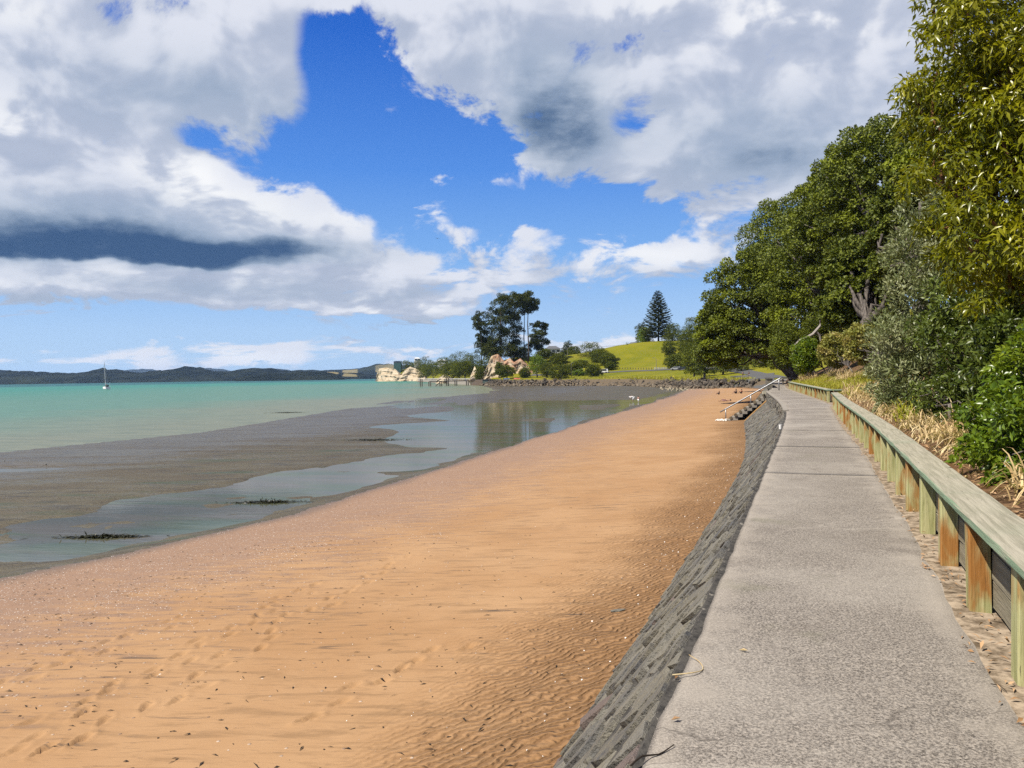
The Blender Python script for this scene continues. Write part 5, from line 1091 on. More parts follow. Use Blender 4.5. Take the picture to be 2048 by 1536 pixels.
# dead leaves caught in the strip between slab edge and posts
n = 900; uu = CR.s_of_y(rng.uniform(2, 26, n)); cl = rng.random(n) < (fbm(uu * 1.9, uu * 0 + 1.7, 2) * 1.5 - .25); uu = uu[cl]
p_ = CR.at(uu) - nL(CR.tan(uu)) * rng.uniform(-.14, .12, len(uu))[:, None]; P_ = np.concatenate([p_, np.full((len(uu), 1), ZP + .004)], -1); D_ = unit(rng, len(P_)); D_[:, 2] = np.abs(D_[:, 2]) * .25
V, F = leaves_np(P_, D_, rng.uniform(.03, .085, len(P_)), rng.uniform(.008, .022, len(P_)), rng, 4, .08, .8)
tag(link('strip_litter', np_mesh('strip_litter', V, F), M['litter']), 'dry leaves gathered along the posts', kind='stuff')

# ------------------------------------------------------------------ trees of the headland and park
FAR = [('pohutukawa_tree', 'bushy tree at the tip of the headland beside the teal house', 812, 720, 744, 20, 1010, 26, 120, .95, 'poh2'),
       ('pohutukawa_tree', 'bushy tree on the headland above the pale cliff', 838, 718, 752, 20, 985, 30, 130, .9, 'poh2'),
       ('pohutukawa_tree', 'round dark tree on the headland skyline', 852, 709, 740, 15, 900, 24, 130, .85, 'poh2'),
       ('pohutukawa_tree', 'spreading tree above the promenade wall, next to the pale cliff', 866, 720, 760, 24, 765, 36, 150, .75, 'poh2'),
       ('pohutukawa_tree', 'spreading tree above the promenade wall beside the cliff knob', 892, 710, 760, 30, 665, 44, 170, .7, 'poh2'),
       ('pohutukawa_tree', 'tallest broad tree above the promenade wall', 918, 698, 760, 32, 578, 52, 190, .62, 'poh2'),
       ('pohutukawa_tree', 'broad tree between the promenade wall and the ochre cliff', 944, 703, 760, 26, 520, 44, 180, .6, 'poh2'),
       ('pohutukawa_tree', 'dark tree clinging to the left side of the ochre cliff', 966, 718, 748, 16, 422, 34, 170, .5, 'poh2'),
       ('coastal_shrub', 'green shrub growing in front of the ochre cliff', 1014, 729, 758, 20, 396, 38, 170, .45, 'poh2'),
       ('coastal_shrub', 'bright green tree at the right end of the ochre cliff', 1074, 708, 753, 20, 385, 42, 180, .48, 'shrub'),
       ('pohutukawa_tree', 'leafy tree below the white house', 1100, 703, 735, 24, 440, 40, 170, .55, 'poh2'),
       ('coastal_shrub', 'dome-shaped dark pohutukawa on the boulder revetment by the lamp post', 1121, 724, 766, 26, 352, 60, 190, .42, 'poh2'),
       ('coastal_shrub', 'dome-shaped dark pohutukawa on the boulder revetment beside the white van', 1187, 726, 760, 20, 354, 50, 190, .42, 'poh2'),
       ('park_tree', 'round dark tree beside the white house roof', 1136, 680, 702, 13, 500, 24, 150, .6, 'dark'),
       ('park_tree', 'green tree behind the lamp post', 1148, 690, 730, 18, 455, 34, 170, .55, 'poh2'),
       ('park_tree', 'large olive-green park tree beside the grassy hill', 1182, 678, 742, 32, 430, 60, 200, .52, 'poh2'),
       ('park_tree', 'smaller park tree in front of the grassy hill', 1215, 704, 738, 20, 405, 40, 180, .5, 'poh2'),
       ('park_tree', 'low tree beside the lamp post and bright shrubs', 1162, 718, 750, 22, 410, 38, 180, .5, 'poh2'),
       ('park_tree', 'bright green bushy tree at the foot of the norfolk pine', 1292, 652, 698, 20, 455, 44, 180, .55, 'shrub'),
       ('park_tree', 'dark tree beside the brown house', 1283, 640, 690, 14, 475, 34, 170, .55, 'dark'),
       ('park_tree', 'dark rounded tree on the hill crest right of the norfolk pine', 1345, 645, 702, 26, 440, 50, 190, .55, 'poh2'),
       ('park_tree', 'park tree with a visible slanting trunk on the grassy hill', 1338, 678, 702, 16, 400, 30, 170, .5, 'poh2'),
       ('park_tree', 'dense tree at the edge of the wooded slope above the park', 1387, 628, 745, 30, 330, 60, 200, .5, 'poh2'),
       ('park_tree', 'low rounded tree shading the parked cars', 1352, 706, 744, 26, 352, 40, 190, .45, 'poh2'),
       ('park_tree', 'leafy tree hanging over the park verge beside the boat ramp', 1388, 680, 764, 28, 262, 56, 220, .42, 'poh2'),
       ('park_tree', 'dark tree behind the white house annexe', 1088, 694, 728, 18, 470, 34, 170, .6, 'poh2'),
       ('park_tree', 'dull green tree between the white house and the lamp post', 1118, 704, 735, 20, 425, 36, 170, .55, 'poh2'),
       ('park_tree', 'broad tree directly behind the white van', 1200, 694, 740, 24, 415, 50, 180, .52, 'poh2'),
       ('park_tree', 'small dark tree at the left foot of the grassy hill', 1232, 716, 738, 14, 412, 28, 160, .5, 'dark'),
       ('pohutukawa_tree', 'low spreading tree in front of the promenade wall trees, beside the jetty', 930, 720, 760, 28, 492, 44, 180, .6, 'poh2'),
       ('pohutukawa_tree', 'low dark tree between the cliff knob and the tallest broad tree', 905, 722, 760, 28, 545, 40, 180, .62, 'poh2'),
       ('pohutukawa_tree', 'bushy tree hanging over the right end of the pale headland cliff', 851, 728, 762, 20, 885, 30, 150, .8, 'poh2'),
       ('pohutukawa_tree', 'dense tree under the pines at the back of the ochre cliff', 1035, 690, 722, 30, 450, 44, 180, .55, 'dark'),
       ('pohutukawa_tree', 'green tree under the thin pine', 985, 690, 730, 22, 445, 40, 180, .55, 'poh2'),
       ('coastal_shrub', 'light green shrub patch on the verge below the lamp post', 1158, 738, 754, 16, 372, 28, 160, .42, 'shrub'),
       ('park_shrub', 'dark shrub behind the top of the boat ramp', 1446, 700, 752, 24, 262, 36, 170, .42, 'poh'),
       ('park_shrub', 'dark shrub across the road from the boat ramp walkers', 1482, 698, 750, 24, 270, 36, 170, .42, 'poh'),
       ('park_shrub', 'dark shrub in the shade behind the boat ramp', 1524, 690, 750, 30, 280, 40, 170, .42, 'poh'),
       ('coastal_shrub', 'dull green shrub on the verge between the ochre cliff and the first dome-shaped pohutukawa', 1094, 722, 758, 18, 372, 32, 170, .42, 'poh2'),
       ('coastal_shrub', 'dark shrub behind the short pale post', 1150, 722, 752, 18, 380, 32, 170, .42, 'poh2'),
       ('coastal_shrub', 'dark shrub filling in behind the white van', 1222, 722, 746, 15, 388, 32, 170, .42, 'poh2'),
       ('coastal_shrub', 'low olive shrub against the foot of the ochre cliff beside the dinghies', 1050, 734, 760, 14, 392, 32, 170, .42, 'poh2'),
       ('coastal_shrub', 'low dark shrub at the left foot of the ochre cliff', 958, 732, 762, 12, 412, 32, 170, .42, 'poh2'),
       ('coastal_shrub', 'shrub on the ledge of the ochre cliff', 998, 722, 744, 10, 410, 32, 170, .42, 'poh2'),
       ('park_tree', 'tree filling the gap between hill and wooded slope', 1372, 655, 720, 26, 380, 50, 190, .5, 'poh2'),
       ('park_tree', 'drooping tree at the left edge of the wooded slope', 1408, 640, 766, 28, 230, 56, 220, .42, 'poh')]
for i, (nm, lb, px, yt, yb, hw, D, nl, per, Ln, lf) in enumerate(FAR):
    px_tree(nm, lb, 'tree' if 'tree' in nm else 'shrub', px, yt, yb, hw, D, nl, int(per * 1.25), Ln * .9, lf, 'bark', 400 + i, lrk=.33, trunk_r=.35, shell=.35, out_bias=.35, nlimb=8, under=-.5, bottom=-.8, upb=.6)
def pine(label, px, ytop, ybase, D, lobes, seed, tr=.45, lean=0):
    b = at_D(px, ybase, D); b.z = min(b.z, lz(b.x, b.y) + .2); rng = np.random.default_rng(seed); root = tag(empty('pine_tree', tuple(b)), label, 'tree', 'tall pines on the ochre cliff')
    top = at_D(px + lean, ytop + 8, D) - b; mb = MB(); tp = [(top.x * t + rng.normal(0, .25), rng.normal(0, .2), top.z * t) for t in (0, .2, .4, .6, .8, .95)]
    mb.tube(tp, [tr, tr * .9, tr * .75, tr * .6, tr * .42, tr * .2], 7)
    lbs = []
    for (x, y, r) in lobes:
        c = at_D(x, y, D + rng.uniform(-4, 4)) - b; lbs.append((np.array(c), r * 1.8 * D / FPX)); t = max(.1, min(.93, (c.z - 1.0) / top.z)); a = (top.x * t, 0, top.z * t)
        pts, rd = limb(rng, a, c, tr * .28, .05, .06, 4); mb.tube(pts, rd, 4, False)
    mb.build('trunk', M['pbark'], root, smooth=True)
    sub = []
    for (c, r) in lbs:
        for _ in range(15): sub.append((c + unit(rng, 1)[0] * r * np.array([1.15, 1.0, .75]) * rng.uniform(.3, 1), r * rng.uniform(.2, .45)))
    V, F = lobe_leaves(rng, sub, 95, .8, .36, 2, out_bias=.5, shell=.7, up=.3, under=-.6)
    link('crown', np_mesh('crown', V, F), M['dark'], root)
pine('thin pine with a separate small crown on the left of the clump', 962, 628, 715, 432, [(962, 636, 9), (955, 645, 6), (968, 648, 7), (958, 655, 6), (970, 668, 7), (962, 676, 6), (974, 684, 8), (966, 692, 8), (978, 696, 8), (972, 705, 9)], 501, .35)
pine('leftmost tall pine of the dense clump', 1002, 592, 716, 430, [(1008, 598, 9), (996, 606, 8), (1012, 612, 9), (990, 624, 8), (1004, 628, 10), (986, 640, 8), (998, 646, 11), (1014, 640, 8), (992, 660, 10), (1006, 668, 12), (984, 680, 9), (1000, 690, 12), (1012, 700, 12), (990, 702, 10)], 502)
pine('densest pine in the middle of the clump', 1028, 590, 716, 436, [(1022, 600, 8), (1034, 598, 9), (1028, 612, 10), (1040, 614, 8), (1022, 630, 10), (1036, 634, 9), (1024, 652, 9), (1018, 672, 11), (1028, 690, 12), (1034, 702, 10)], 503)
pine('tall bare-trunked pine on the right of the clump', 1056, 590, 724, 428, [(1056, 596, 9), (1064, 604, 8), (1046, 602, 8), (1068, 612, 6), (1058, 616, 8), (1072, 650, 6), (1084, 655, 7), (1076, 670, 8), (1088, 668, 5), (1070, 682, 7), (1090, 684, 6)], 504)
pine('bare-trunked pine just behind the right-hand one', 1048, 596, 722, 440, [(1046, 596, 9), (1052, 606, 8), (1040, 608, 7), (1050, 622, 6), (1078, 690, 8), (1066, 696, 7), (1040, 660, 5)], 505, .4)
# norfolk pine
b = on_land(1318, 448); root = tag(empty('norfolk_pine', tuple(b)), 'tall symmetrical norfolk pine on the grassy hill', 'tree'); H = at_D(1318, 582, 448).z - b.z; rng = np.random.default_rng(9)
MB().tube([(0, 0, -.5), (.1, 0, H * .5), (0, 0, H)], [.6, .4, .06], 7).build('trunk', M['pbark'], root, smooth=True); mb = MB(); PP = []; DDr = []
for k in range(31):
    t = k / 30; z = H * (.10 + .89 * t); L = 10.2 * (1 - t) ** .72 + .7; nb = 7 if t < .8 else 5
    for j in range(nb):
        a = 2 * math.pi * (j / nb) + k * .6 + rng.normal(0, .08); Lj = L * rng.uniform(.82, 1.08); ux, uy = math.cos(a), math.sin(a)
        bp = [np.array((ux * Lj * s_, uy * Lj * s_, z - .10 * Lj * math.sin(s_ * 2.6) + .12 * Lj * s_ * s_)) for s_ in (0, .35, .7, 1)]
        mb.tube(bp, [.09, .06, .04, .02], 3, False); m_ = int(22 + Lj * 14); s_ = rng.uniform(.12, 1, m_); pc = np.stack([np.interp(s_, (0, .35, .7, 1), [q_[i] for q_ in bp]) for i in range(3)], -1)
        sg = rng.choice([-1, 1], m_); PP.append(pc); DDr.append(np.stack([ux * .7 - uy * sg * .8, uy * .7 + ux * sg * .8, rng.uniform(.05, .6, m_)], -1))
mb.build('branches', M['pbark'], root); P_ = np.concatenate(PP); D_ = np.concatenate(DDr); n = len(P_)
V, F = leaves_np(P_, D_, rng.uniform(.7, 1.25, n), .40, rng, 2, 0, .6); link('crown', np_mesh('crown', V, F), M['norf'], root)
# palm-like cabbage tree by the hill
b = on_land(1255, 440); b.z = at_D(1255, 702, 440).z; root = tag(empty('cabbage_tree', tuple(b)), 'small cabbage tree with spiky heads at the left of the grassy hill', 'tree'); mb = MB(); rng = np.random.default_rng(19); VV = []; FF = []; o = 0
for (dx, dz) in ((-1.6, 2.4), (0, 4.2), (1.4, 2.8), (2.6, 1.8)):
    mb.tube([(0, 0, -3), (dx * .6, 0, dz * .5), (dx, 0, dz)], [.2, .14, .1], 5); V, F = blades_np(rng, np.tile([[dx, 0, dz]], (45, 1)), 1.9, .12, 1.9, .3); VV.append(V); FF.append(F + o); o += len(V)
mb.build('trunk', M['bark'], root); link('crown', np_mesh('crown', np.concatenate(VV), np.concatenate(FF)), M['flax'], root)
# verge grass along the revetment top
rng = np.random.default_rng(91); c = Curve([(62, 206), (59, 240), (57, 270), (50, 316), (30, 345), (16, 360)], 2.0); n = 9000; uu = rng.uniform(0, c.L, n); p_ = c.at(uu) - nL(c.tan(uu)) * rng.uniform(-2.5, 4, n)[:, None]
B_ = np.stack([p_[:, 0], p_[:, 1], land_z(p_[:, 0], p_[:, 1])], -1); V, F = blades_np(rng, B_, 1.0, .13, .8, .4, seg=2)
tag(link('verge_grass', np_mesh('verge_grass', V, F), M['blade']), 'yellow-green rank grass along the top of the boulders', kind='stuff')

# ------------------------------------------------------------------ buildings
def house(label, px, D, w, dpt, zwall, roof_h, mw, mr, rz=0.0, nwin=3, name='house', hip=False):
    b = on_land(px, D, -.3); root = tag(empty(name, tuple(b), rz), label, 'house'); h = zwall - b.z
    mb = MB(); mb.box((0, 0, h / 2), (w, dpt, h)); mb.build('wall', M[mw], root)
    e = .5; mb = MB()
    if hip: mb.add([(-w / 2 - e, -dpt / 2 - e, h + .01), (w / 2 + e, -dpt / 2 - e, h + .01), (w / 2 + e, dpt / 2 + e, h + .01), (-w / 2 - e, dpt / 2 + e, h + .01), (-w / 4, 0, h + roof_h), (w / 4, 0, h + roof_h)], [(3, 2, 1, 0), (0, 1, 5, 4), (1, 2, 5), (2, 3, 4, 5), (3, 0, 4)])
    else: mb.prism([(-w / 2 - e, h - .05), (w / 2 + e, h - .05), (w / 2 + e, h + .1), (0, h + roof_h), (-w / 2 - e, h + .1)], 'y', -dpt / 2 - e, dpt / 2 + e)
    mb.build('roof', M[mr], root)
    for k in range(nwin):
        x = -w / 2 + w * (k + .5) / nwin; f = MB().box((x, -dpt / 2 - .03, h - 1.35), (w / nwin * .62, .08, 1.35)).build('window', M['white'], root)
        MB().box((x, -dpt / 2 - .06, h - 1.35), (w / nwin * .54, .08, 1.15)).build('pane', M['glass'], f)
house('white house with a grey hipped roof above the park trees', 1106, 520, 9.5, 8, at_D(1106, 698, 516).z, 2.2, 'white', 'roof', 0.1, 3, hip=True)
house('low white annexe beside the white house with grey roof', 1128, 522, 5.0, 6, at_D(1128, 701, 519).z, .5, 'white', 'roof', 0.1, 1, hip=True)
house('dark brown gabled house beside the norfolk pine', 1270, 470, 8.5, 8, at_D(1270, 692, 466).z, 2.6, 'brick', 'roof', 0.35, 2)
house('teal flat-roofed house on the tip of the headland', 796, 990, 9, 8, at_D(796, 723, 986).z, .8, 'teal', 'black', 0.0, 3, hip=True)
house('white two-storey house on the headland skyline', 835, 1000, 7.0, 6, at_D(835, 717, 997).z, 1.2, 'white', 'white', 0.2, 2, hip=True)
house('long white house half hidden on the headland', 886, 765, 10, 6, at_D(886, 721, 762).z, 1.0, 'white', 'white', 0.1, 3, hip=True)
# low structures at the cliff foot
b = at_D(955, 766, 408); b.z = 1.0; r_ = tag(empty('slipway_wall', tuple(b)), 'low pinkish concrete slipway wall at the foot of the ochre cliff', 'wall'); mb = MB(); mb.prism([(-3.2, -1.5), (3.0, -1.5), (3.0, 2.0), (-.8, 2.0), (-3.2, -.4)], 'y', -1.2, 1.6); mb.build('ramp_block', plain('pink_concrete', (.38, .29, .22), .9, .1, .3), r_)
b = at_D(984, 766, 400); b.z = .9; r_ = tag(empty('boat_shed', tuple(b)), 'long low grey-green boat shed at the foot of the ochre cliff', 'shed'); MB().box((0, 1.5, 1.0), (9.8, 4, 2.2)).build('wall', plain('shed_paint', (.12, .17, .14)), r_); MB().box((0, 1.4, 2.16), (10.2, 4.4, .14)).build('roof', M['roof'], r_)
for k in (-3.2, 0, 3.2): MB().box((k, -.54, .95), (2.6, .1, 1.8)).build('door', plain('shed_door', (.16, .21, .18)), r_)
def dinghy(label, px, D, m, rz):
    b = on_land(px, D, .05); r_ = tag(empty('dinghy', tuple(b), rz), label, 'boat', 'dinghies at the cliff foot'); mb = MB(); vs = []; L = 3.2
    for i in range(8):
        t = i / 7; w = .75 * math.sin(math.pi * (.12 + .62 * (1 - t))) ; x = L * (t - .5)
        for a in range(7): an = math.pi * a / 6; vs.append((x, w * math.cos(an), .62 * math.sin(an) * (1 - .25 * t)))
    fs = [(i * 7 + a, i * 7 + a + 1, i * 7 + a + 8, i * 7 + a + 7) for i in range(7) for a in range(6)] + [tuple(range(7)), tuple(range(55, 48, -1))]
    mb.add(vs, fs).build('hull', m, r_, smooth=True); MB().tube([(-L / 2, 0, .66), (L / 2, 0, .5)], .04, 4).build('keel', M['grey'], r_)
dinghy('upturned blue dinghy at the foot of the ochre cliff', 1013, 384, plain('blue_paint', (.10, .16, .32)), .2)
dinghy('upturned orange-red dinghy at the foot of the ochre cliff', 1034, 378, plain('red_paint', (.65, .15, .08)), -.1)
# promenade wall with railing round the inner bay
c = Curve([(-112, 924), (-62, 641), (-28, 455), (-16, 425)], 4.0); us = np.linspace(0, c.L, 60); p_ = c.at(us); mid = p_[40]
r_ = tag(empty('promenade_wall', (mid[0], mid[1], 0)), 'long low concrete wall with railing below the headland trees', 'wall'); mb = MB(); n_ = nL(c.tan(us)); vs = []
for (pp, nn) in zip(p_, n_):
    for (o, z) in ((-.8, -.4), (.8, -.4), (.5, 2.2), (-.5, 2.2)): vs.append((pp[0] + nn[0] * o - mid[0], pp[1] + nn[1] * o - mid[1], z))
mb.add(vs, [(i * 4 + k, i * 4 + (k + 1) % 4, i * 4 + 4 + (k + 1) % 4, i * 4 + 4 + k) for i in range(59) for k in range(4)]).build('concrete_wall', M['wallcap'], r_)
for i in range(0, 60, 1): MB().box((p_[i][0] - mid[0], p_[i][1] - mid[1], 2.75), (.16, .16, 1.15)).build('railing_post', M['white'], r_)
MB().tube([(a - mid[0], b_ - mid[1], 3.3) for a, b_ in p_], .09, 4).build('top_rail', M['white'], r_)

# ------------------------------------------------------------------ timber jetty
jA, jB = Vector((-17.5, 412, 0)), Vector((-46.5, 392, 0)); dj = jB - jA; LJ = dj.length; rzj = math.atan2(dj.y, dj.x)
j = tag(empty('jetty', tuple(jA), rzj), 'old timber jetty on dark piles reaching out from the cliff foot', 'jetty')
for k in range(34):
    x = (LJ - 5) * (k + .5) / 34; MB().box((x, 0, 2.62), ((LJ - 5) / 34 - .05, 2.0, .14)).build('deck_plank', M['wallcap'], j)
for y in (-.8, .8): MB().box(((LJ - 5) / 2, y, 2.42), (LJ - 5, .2, .26)).build('beam', M['oldwood'], j)
for x in (7.5, 14.5, 19.5, 23.5, 30, LJ - .3):
    for y in (-.95, .95): MB().tube([(x, y, -1), (x, y, 3.9 if x in (19.5, LJ - .3) else 2.3)], .26, 7).build('pile', M['oldwood'], j)
for x in (2, 8, 14, 20, 24, 30): MB().box((x, -1.0, 3.2), (.14, .14, 1.1)).build('railing_post', M['white'], j)
MB().tube([(0, -1.0, 3.75), (LJ - 5, -1.0, 3.75)], .06, 4).build('hand_rail', M['white'], j); MB().tube([(0, -1.0, 3.2), (LJ - 5, -1.0, 3.2)], .05, 4).build('mid_rail', M['white'], j)
MB().tube([(26.5, -1.2, -.6), (22.5, -1.2, 2.5)], .13, 5).build('stair_string', M['oldwood'], j); MB().tube([(26.5, -1.9, -.6), (22.5, -1.9, 2.5)], .13, 5).build('stair_string', M['oldwood'], j)
for k in range(6): MB().box((26.2 - k * .62, -1.55, -.3 + k * .48), (.3, .9, .07)).build('stair_tread', M['oldwood'], j)

# ------------------------------------------------------------------ poles, lamps, bollards, vehicles
def lamp(label, px, ytop, D, arm):
    b = on_land(px, D); h = at_D(px, ytop, D).z - b.z; r_ = tag(empty('lamp_post', tuple(b)), label, 'lamp post'); MB().tube([(0, 0, -.2), (0, 0, h)], [.14, .09], 6).build('pole', M['wallcap'], r_)
    MB().tube([(0, 0, h - .1), (arm * .6, 0, h + .35), (arm, 0, h + .4)], .06, 5).build('arm', M['wallcap'], r_); MB().box((arm * 1.15, 0, h + .4), (.7, .26, .16)).build('lamp_head', M['grey'], r_)
lamp('pale lamp post in front of the grassy hill', 1313, 717, 362, -1.2); lamp('pale lamp post standing among the park trees', 1136, 697, 432, 1.2); lamp('short pale post between the two dome-shaped pohutukawas', 1143, 727, 356, .6)
pA, pB = on_land(1238, 452), on_land(1300, 475)
for (pb, yt, lb) in ((pA, 690, 'dark timber power pole left of the grassy hill'), (pB, 676, 'power pole half hidden behind the norfolk pine')):
    h = at_D(1024 + pb.x / pb.y * FPX, yt, pb.y).z - pb.z; r_ = tag(empty('power_pole', tuple(pb)), lb, 'power pole'); MB().tube([(0, 0, -.3), (0, 0, h)], [.2, .14], 6).build('pole', M['oldwood'], r_); MB().box((0, 0, h - .5), (2.2, .14, .16)).build('cross_arm', M['oldwood'], r_)
    for x in (-.9, .9): MB().tube([(x, 0, h - .42), (x, 0, h - .2)], .07, 5).build('insulator', M['white'], r_)
for k, dx in enumerate((-.9, .9)):
    a = Vector((pA.x + dx, pA.y, at_D(1238, 690, 452).z - .3)); b = Vector((pB.x + dx, pB.y, at_D(1300, 676, 475).z - .3)); l_ = Vector((pA.x - 45 + dx, pA.y + 20, a.z - .5)); o = (a + b) / 2
    mb = MB(); mb.tube([l_ - o, (l_ + a) / 2 - o - Vector((0, 0, .7)), a - o, (a + b) / 2 - o - Vector((0, 0, .5)), b - o], .035, 3, False); w = mb.build('power_line', M['black']); w.location = o; tag(w, 'thin black power line strung between the power poles', 'power line', 'power lines by the hill')
bm_ = MB(); bm_.tube([(0, 0, -.1), (0, 0, .75), (0, 0, .85)], [.17, .17, .10], 6); bmesh_ = bm_.mesh('bollard'); bmesh_.materials.append(M['oldwood'])
for k in range(22):
    px = 1224 + k * 5.3; D = 392 - k * 1.7; o = link('bollard', bmesh_, None, None, on_land(px, D)); tag(o, 'squat dark timber bollard in the row at the foot of the grassy hill', 'bollard', 'timber bollards along the park edge')
fz = tag(empty('park_gate', tuple(on_land(1322, 356))), 'low white timber gate beside the pale lamp post', 'gate')
for x in (-3, -1, 1, 3): MB().box((x, 0, .5), (.14, .14, 1.1)).build('post', M['white'], fz)
for z in (.45, .9): MB().box((0, -.1, z), (6.2, .06, .14)).build('rail', M['white'], fz)
def car(label, px, D, m, rz, van=False):
    b = on_land(px, D, .14); r_ = tag(empty('parked_car', tuple(b), rz), label, 'car'); L, W, H = (4.6, 1.8, 1.95) if van else (4.3, 1.75, 1.45)
    prof = [(-L / 2, .35), (L / 2, .35), (L / 2, .72), (L * .36, .92), (L * .18, H), (-L * .40, H), (-L / 2, .95)] if not van else [(-L / 2, .35), (L / 2, .35), (L / 2, .85), (L * .40, 1.1), (L * .25, H), (-L * .48, H), (-L / 2, 1.0)]
    MB().prism(prof, 'y', -W / 2, W / 2).build('body', m, r_)
    wz0, wz1 = (.98, H - .12)
    for s in (-1, 1):
        MB().add([(x, s * (W / 2 + .012), z) for x, z in ((-L * .38, wz0), (L * .30, wz0), (L * .17, wz1), (-L * .36, wz1))], [(0, 1, 2, 3) if s < 0 else (3, 2, 1, 0)]).build('side_window', M['glass'], r_)
        for x in (-L * .31, L * .31):
            MB().tube([(x, s * (W / 2 - .2), .32), (x, s * (W / 2 + .03), .32)], .32, 12).build('wheel', M['rubber'], r_)
        MB().box((L / 2 + .01, s * W * .36, .68), (.05, .3, .14)).build('headlight', M['white'], r_)
    MB().add([(L * .355 + .02, -W * .42, .95), (L * .355 + .02, W * .42, .95), (L * .19 + .04, W * .38, H - .06), (L * .19 + .04, -W * .38, H - .06)], [(0, 1, 2, 3)]).build('windscreen', M['glass'], r_)
car('white van parked beside the dome-shaped pohutukawa', 1207, 376, M['white'], 2.9, True); car('silver car parked under the low rounded park tree', 1352, 340, plain('silver_paint', (.55, .56, .58), .3, .5, .05), 2.8); car('dark car parked under the low rounded park tree', 1366, 334, M['black'], 2.8)
b = on_land(1347, 268); r_ = tag(empty('small_sign', tuple(b)), 'small yellow sign on the verge above the boulders', 'sign'); MB().tube([(0, 0, -.2), (0, 0, .9)], .05, 5).build('post', M['grey'], r_); MB().box((0, -.06, .85), (.55, .05, .55)).build('plate', M['yellow'], r_)
# picnic table in the shade at the path end
b = Vector((*(CR.at(CR.s_of_y(86)) - nL(CR.tan(CR.s_of_y(86))) * .2), 0)); b.z = bank_z(b.x, b.y) + .02; r_ = tag(empty('picnic_table', tuple(b), .3), 'timber picnic table in the shade at the end of the path', 'table')
MB().box((0, 0, .74), (1.8, .75, .06)).build('table_top', M['wallcap'], r_)
for s in (-1, 1):
    MB().box((0, s * .72, .44), (1.8, .28, .05)).build('bench', M['wallcap'], r_)
    MB().box((s * .65, 0, .36), (.09, .12, .72)).build('leg', M['oldwood'], r_); MB().box((s * .65, 0, .40), (.09, 1.6, .08)).build('cross_bar', M['oldwood'], r_)

# ------------------------------------------------------------------ yacht
p_ = at_z(212, 778.4, 0); h_az = math.atan2(p_.x, p_.y) - math.radians(13); y_ = tag(empty('sailing_yacht', (p_.x, p_.y, -.1), math.pi / 2 - h_az), 'white sailing yacht with bare mast anchored alone on the bay', 'boat'); y_.rotation_euler = (math.radians(-1.5), 0, math.pi / 2 - h_az)
L = 11.5; vs = []; ns = 12
for i in range(ns):
    t = i / (ns - 1); x = -L / 2 + L * t; w = 1.75 * (1 - max(0, (t - .35) / .65) ** 2.2) * (.82 + .18 * min(1, t / .35)); sh = 1.25 + .35 * t * t
    for (a, z) in ((-1, sh), (-.96, .5), (-.6, -.25), (0, -.6), (.6, -.25), (.96, .5), (1, sh)): vs.append((x + (.5 * (z - .5) if i == ns - 1 else 0), a * max(w, .03), z))
fs = [(i * 7 + a, i * 7 + a + 7, i * 7 + a + 8, i * 7 + a + 1) for i in range(ns - 1) for a in range(6)] + [(0, 1, 2, 3, 4, 5, 6)] + [(i * 7, i * 7 + 6, i * 7 + 13, i * 7 + 7) for i in range(ns - 1)]
MB().add(vs, fs).build('hull', M['white'], y_)
MB().prism([(-3.2, 1.2), (2.8, 1.35), (1.9, 1.85), (-2.2, 2.0), (-2.9, 2.0)], 'y', -1.0, 1.0).build('cabin', M['white'], y_)
for s in (-1, 1): MB().box((-.3, s * 1.01, 1.65), (3.2, .03, .22)).build('cabin_window', M['glass'], y_)
MB().prism([(-5.5, 1.1), (-3.2, 1.1), (-3.2, 1.32), (-5.5, 1.32)], 'y', -1.3, 1.3).build('cockpit', M['grey'], y_); MB().prism([(-3.3, 1.9), (-2.4, 1.9), (-2.6, 2.7), (-3.5, 2.75)], 'y', -1.05, 1.05).build('spray_hood', M['black'], y_)
MB().tube([(.8, 0, 1.2), (.8, 0, 10), (.75, 0, 18.6)], [.14, .13, .09], 8).build('mast', M['white'], y_); MB().tube([(.7, 0, 3.0), (-4.3, 0, 3.1)], .09, 6).build('boom', M['white'], y_); MB().tube([(.5, 0, 3.2), (-1.8, 0, 3.3), (-4.1, 0, 3.25)], [.24, .2, .12], 7).build('furled_sail', M['clothd'], y_)
for z in (7.0, 12.5): MB().tube([(.8, -1.1, z), (.8, 1.1, z)], .05, 5).build('spreader', M['grey'], y_)
for (a, b) in (((5.7, 0, 1.7), (.8, 0, 18.2)), ((-5.6, 0, 1.3), (.75, 0, 18.5)), ((.6, 1.7, 1.4), (.8, 0, 18)), ((.6, -1.7, 1.4), (.8, 0, 18))): MB().tube([a, b], .025, 4).build('stay', M['grey'], y_)
for s in (-1, 1): MB().tube([(-5.2, s * 1.2, 1.3), (-5.2, s * 1.2, 4.4)], .05, 5).build('stern_pole', M['white'], y_)
MB().box((-5.2, 1.2, 4.5), (.5, .5, .3)).build('radar_dome', M['white'], y_); MB().box((-5.2, -1.2, 4.5), (.3, .5, .25)).build('aerial', M['white'], y_)

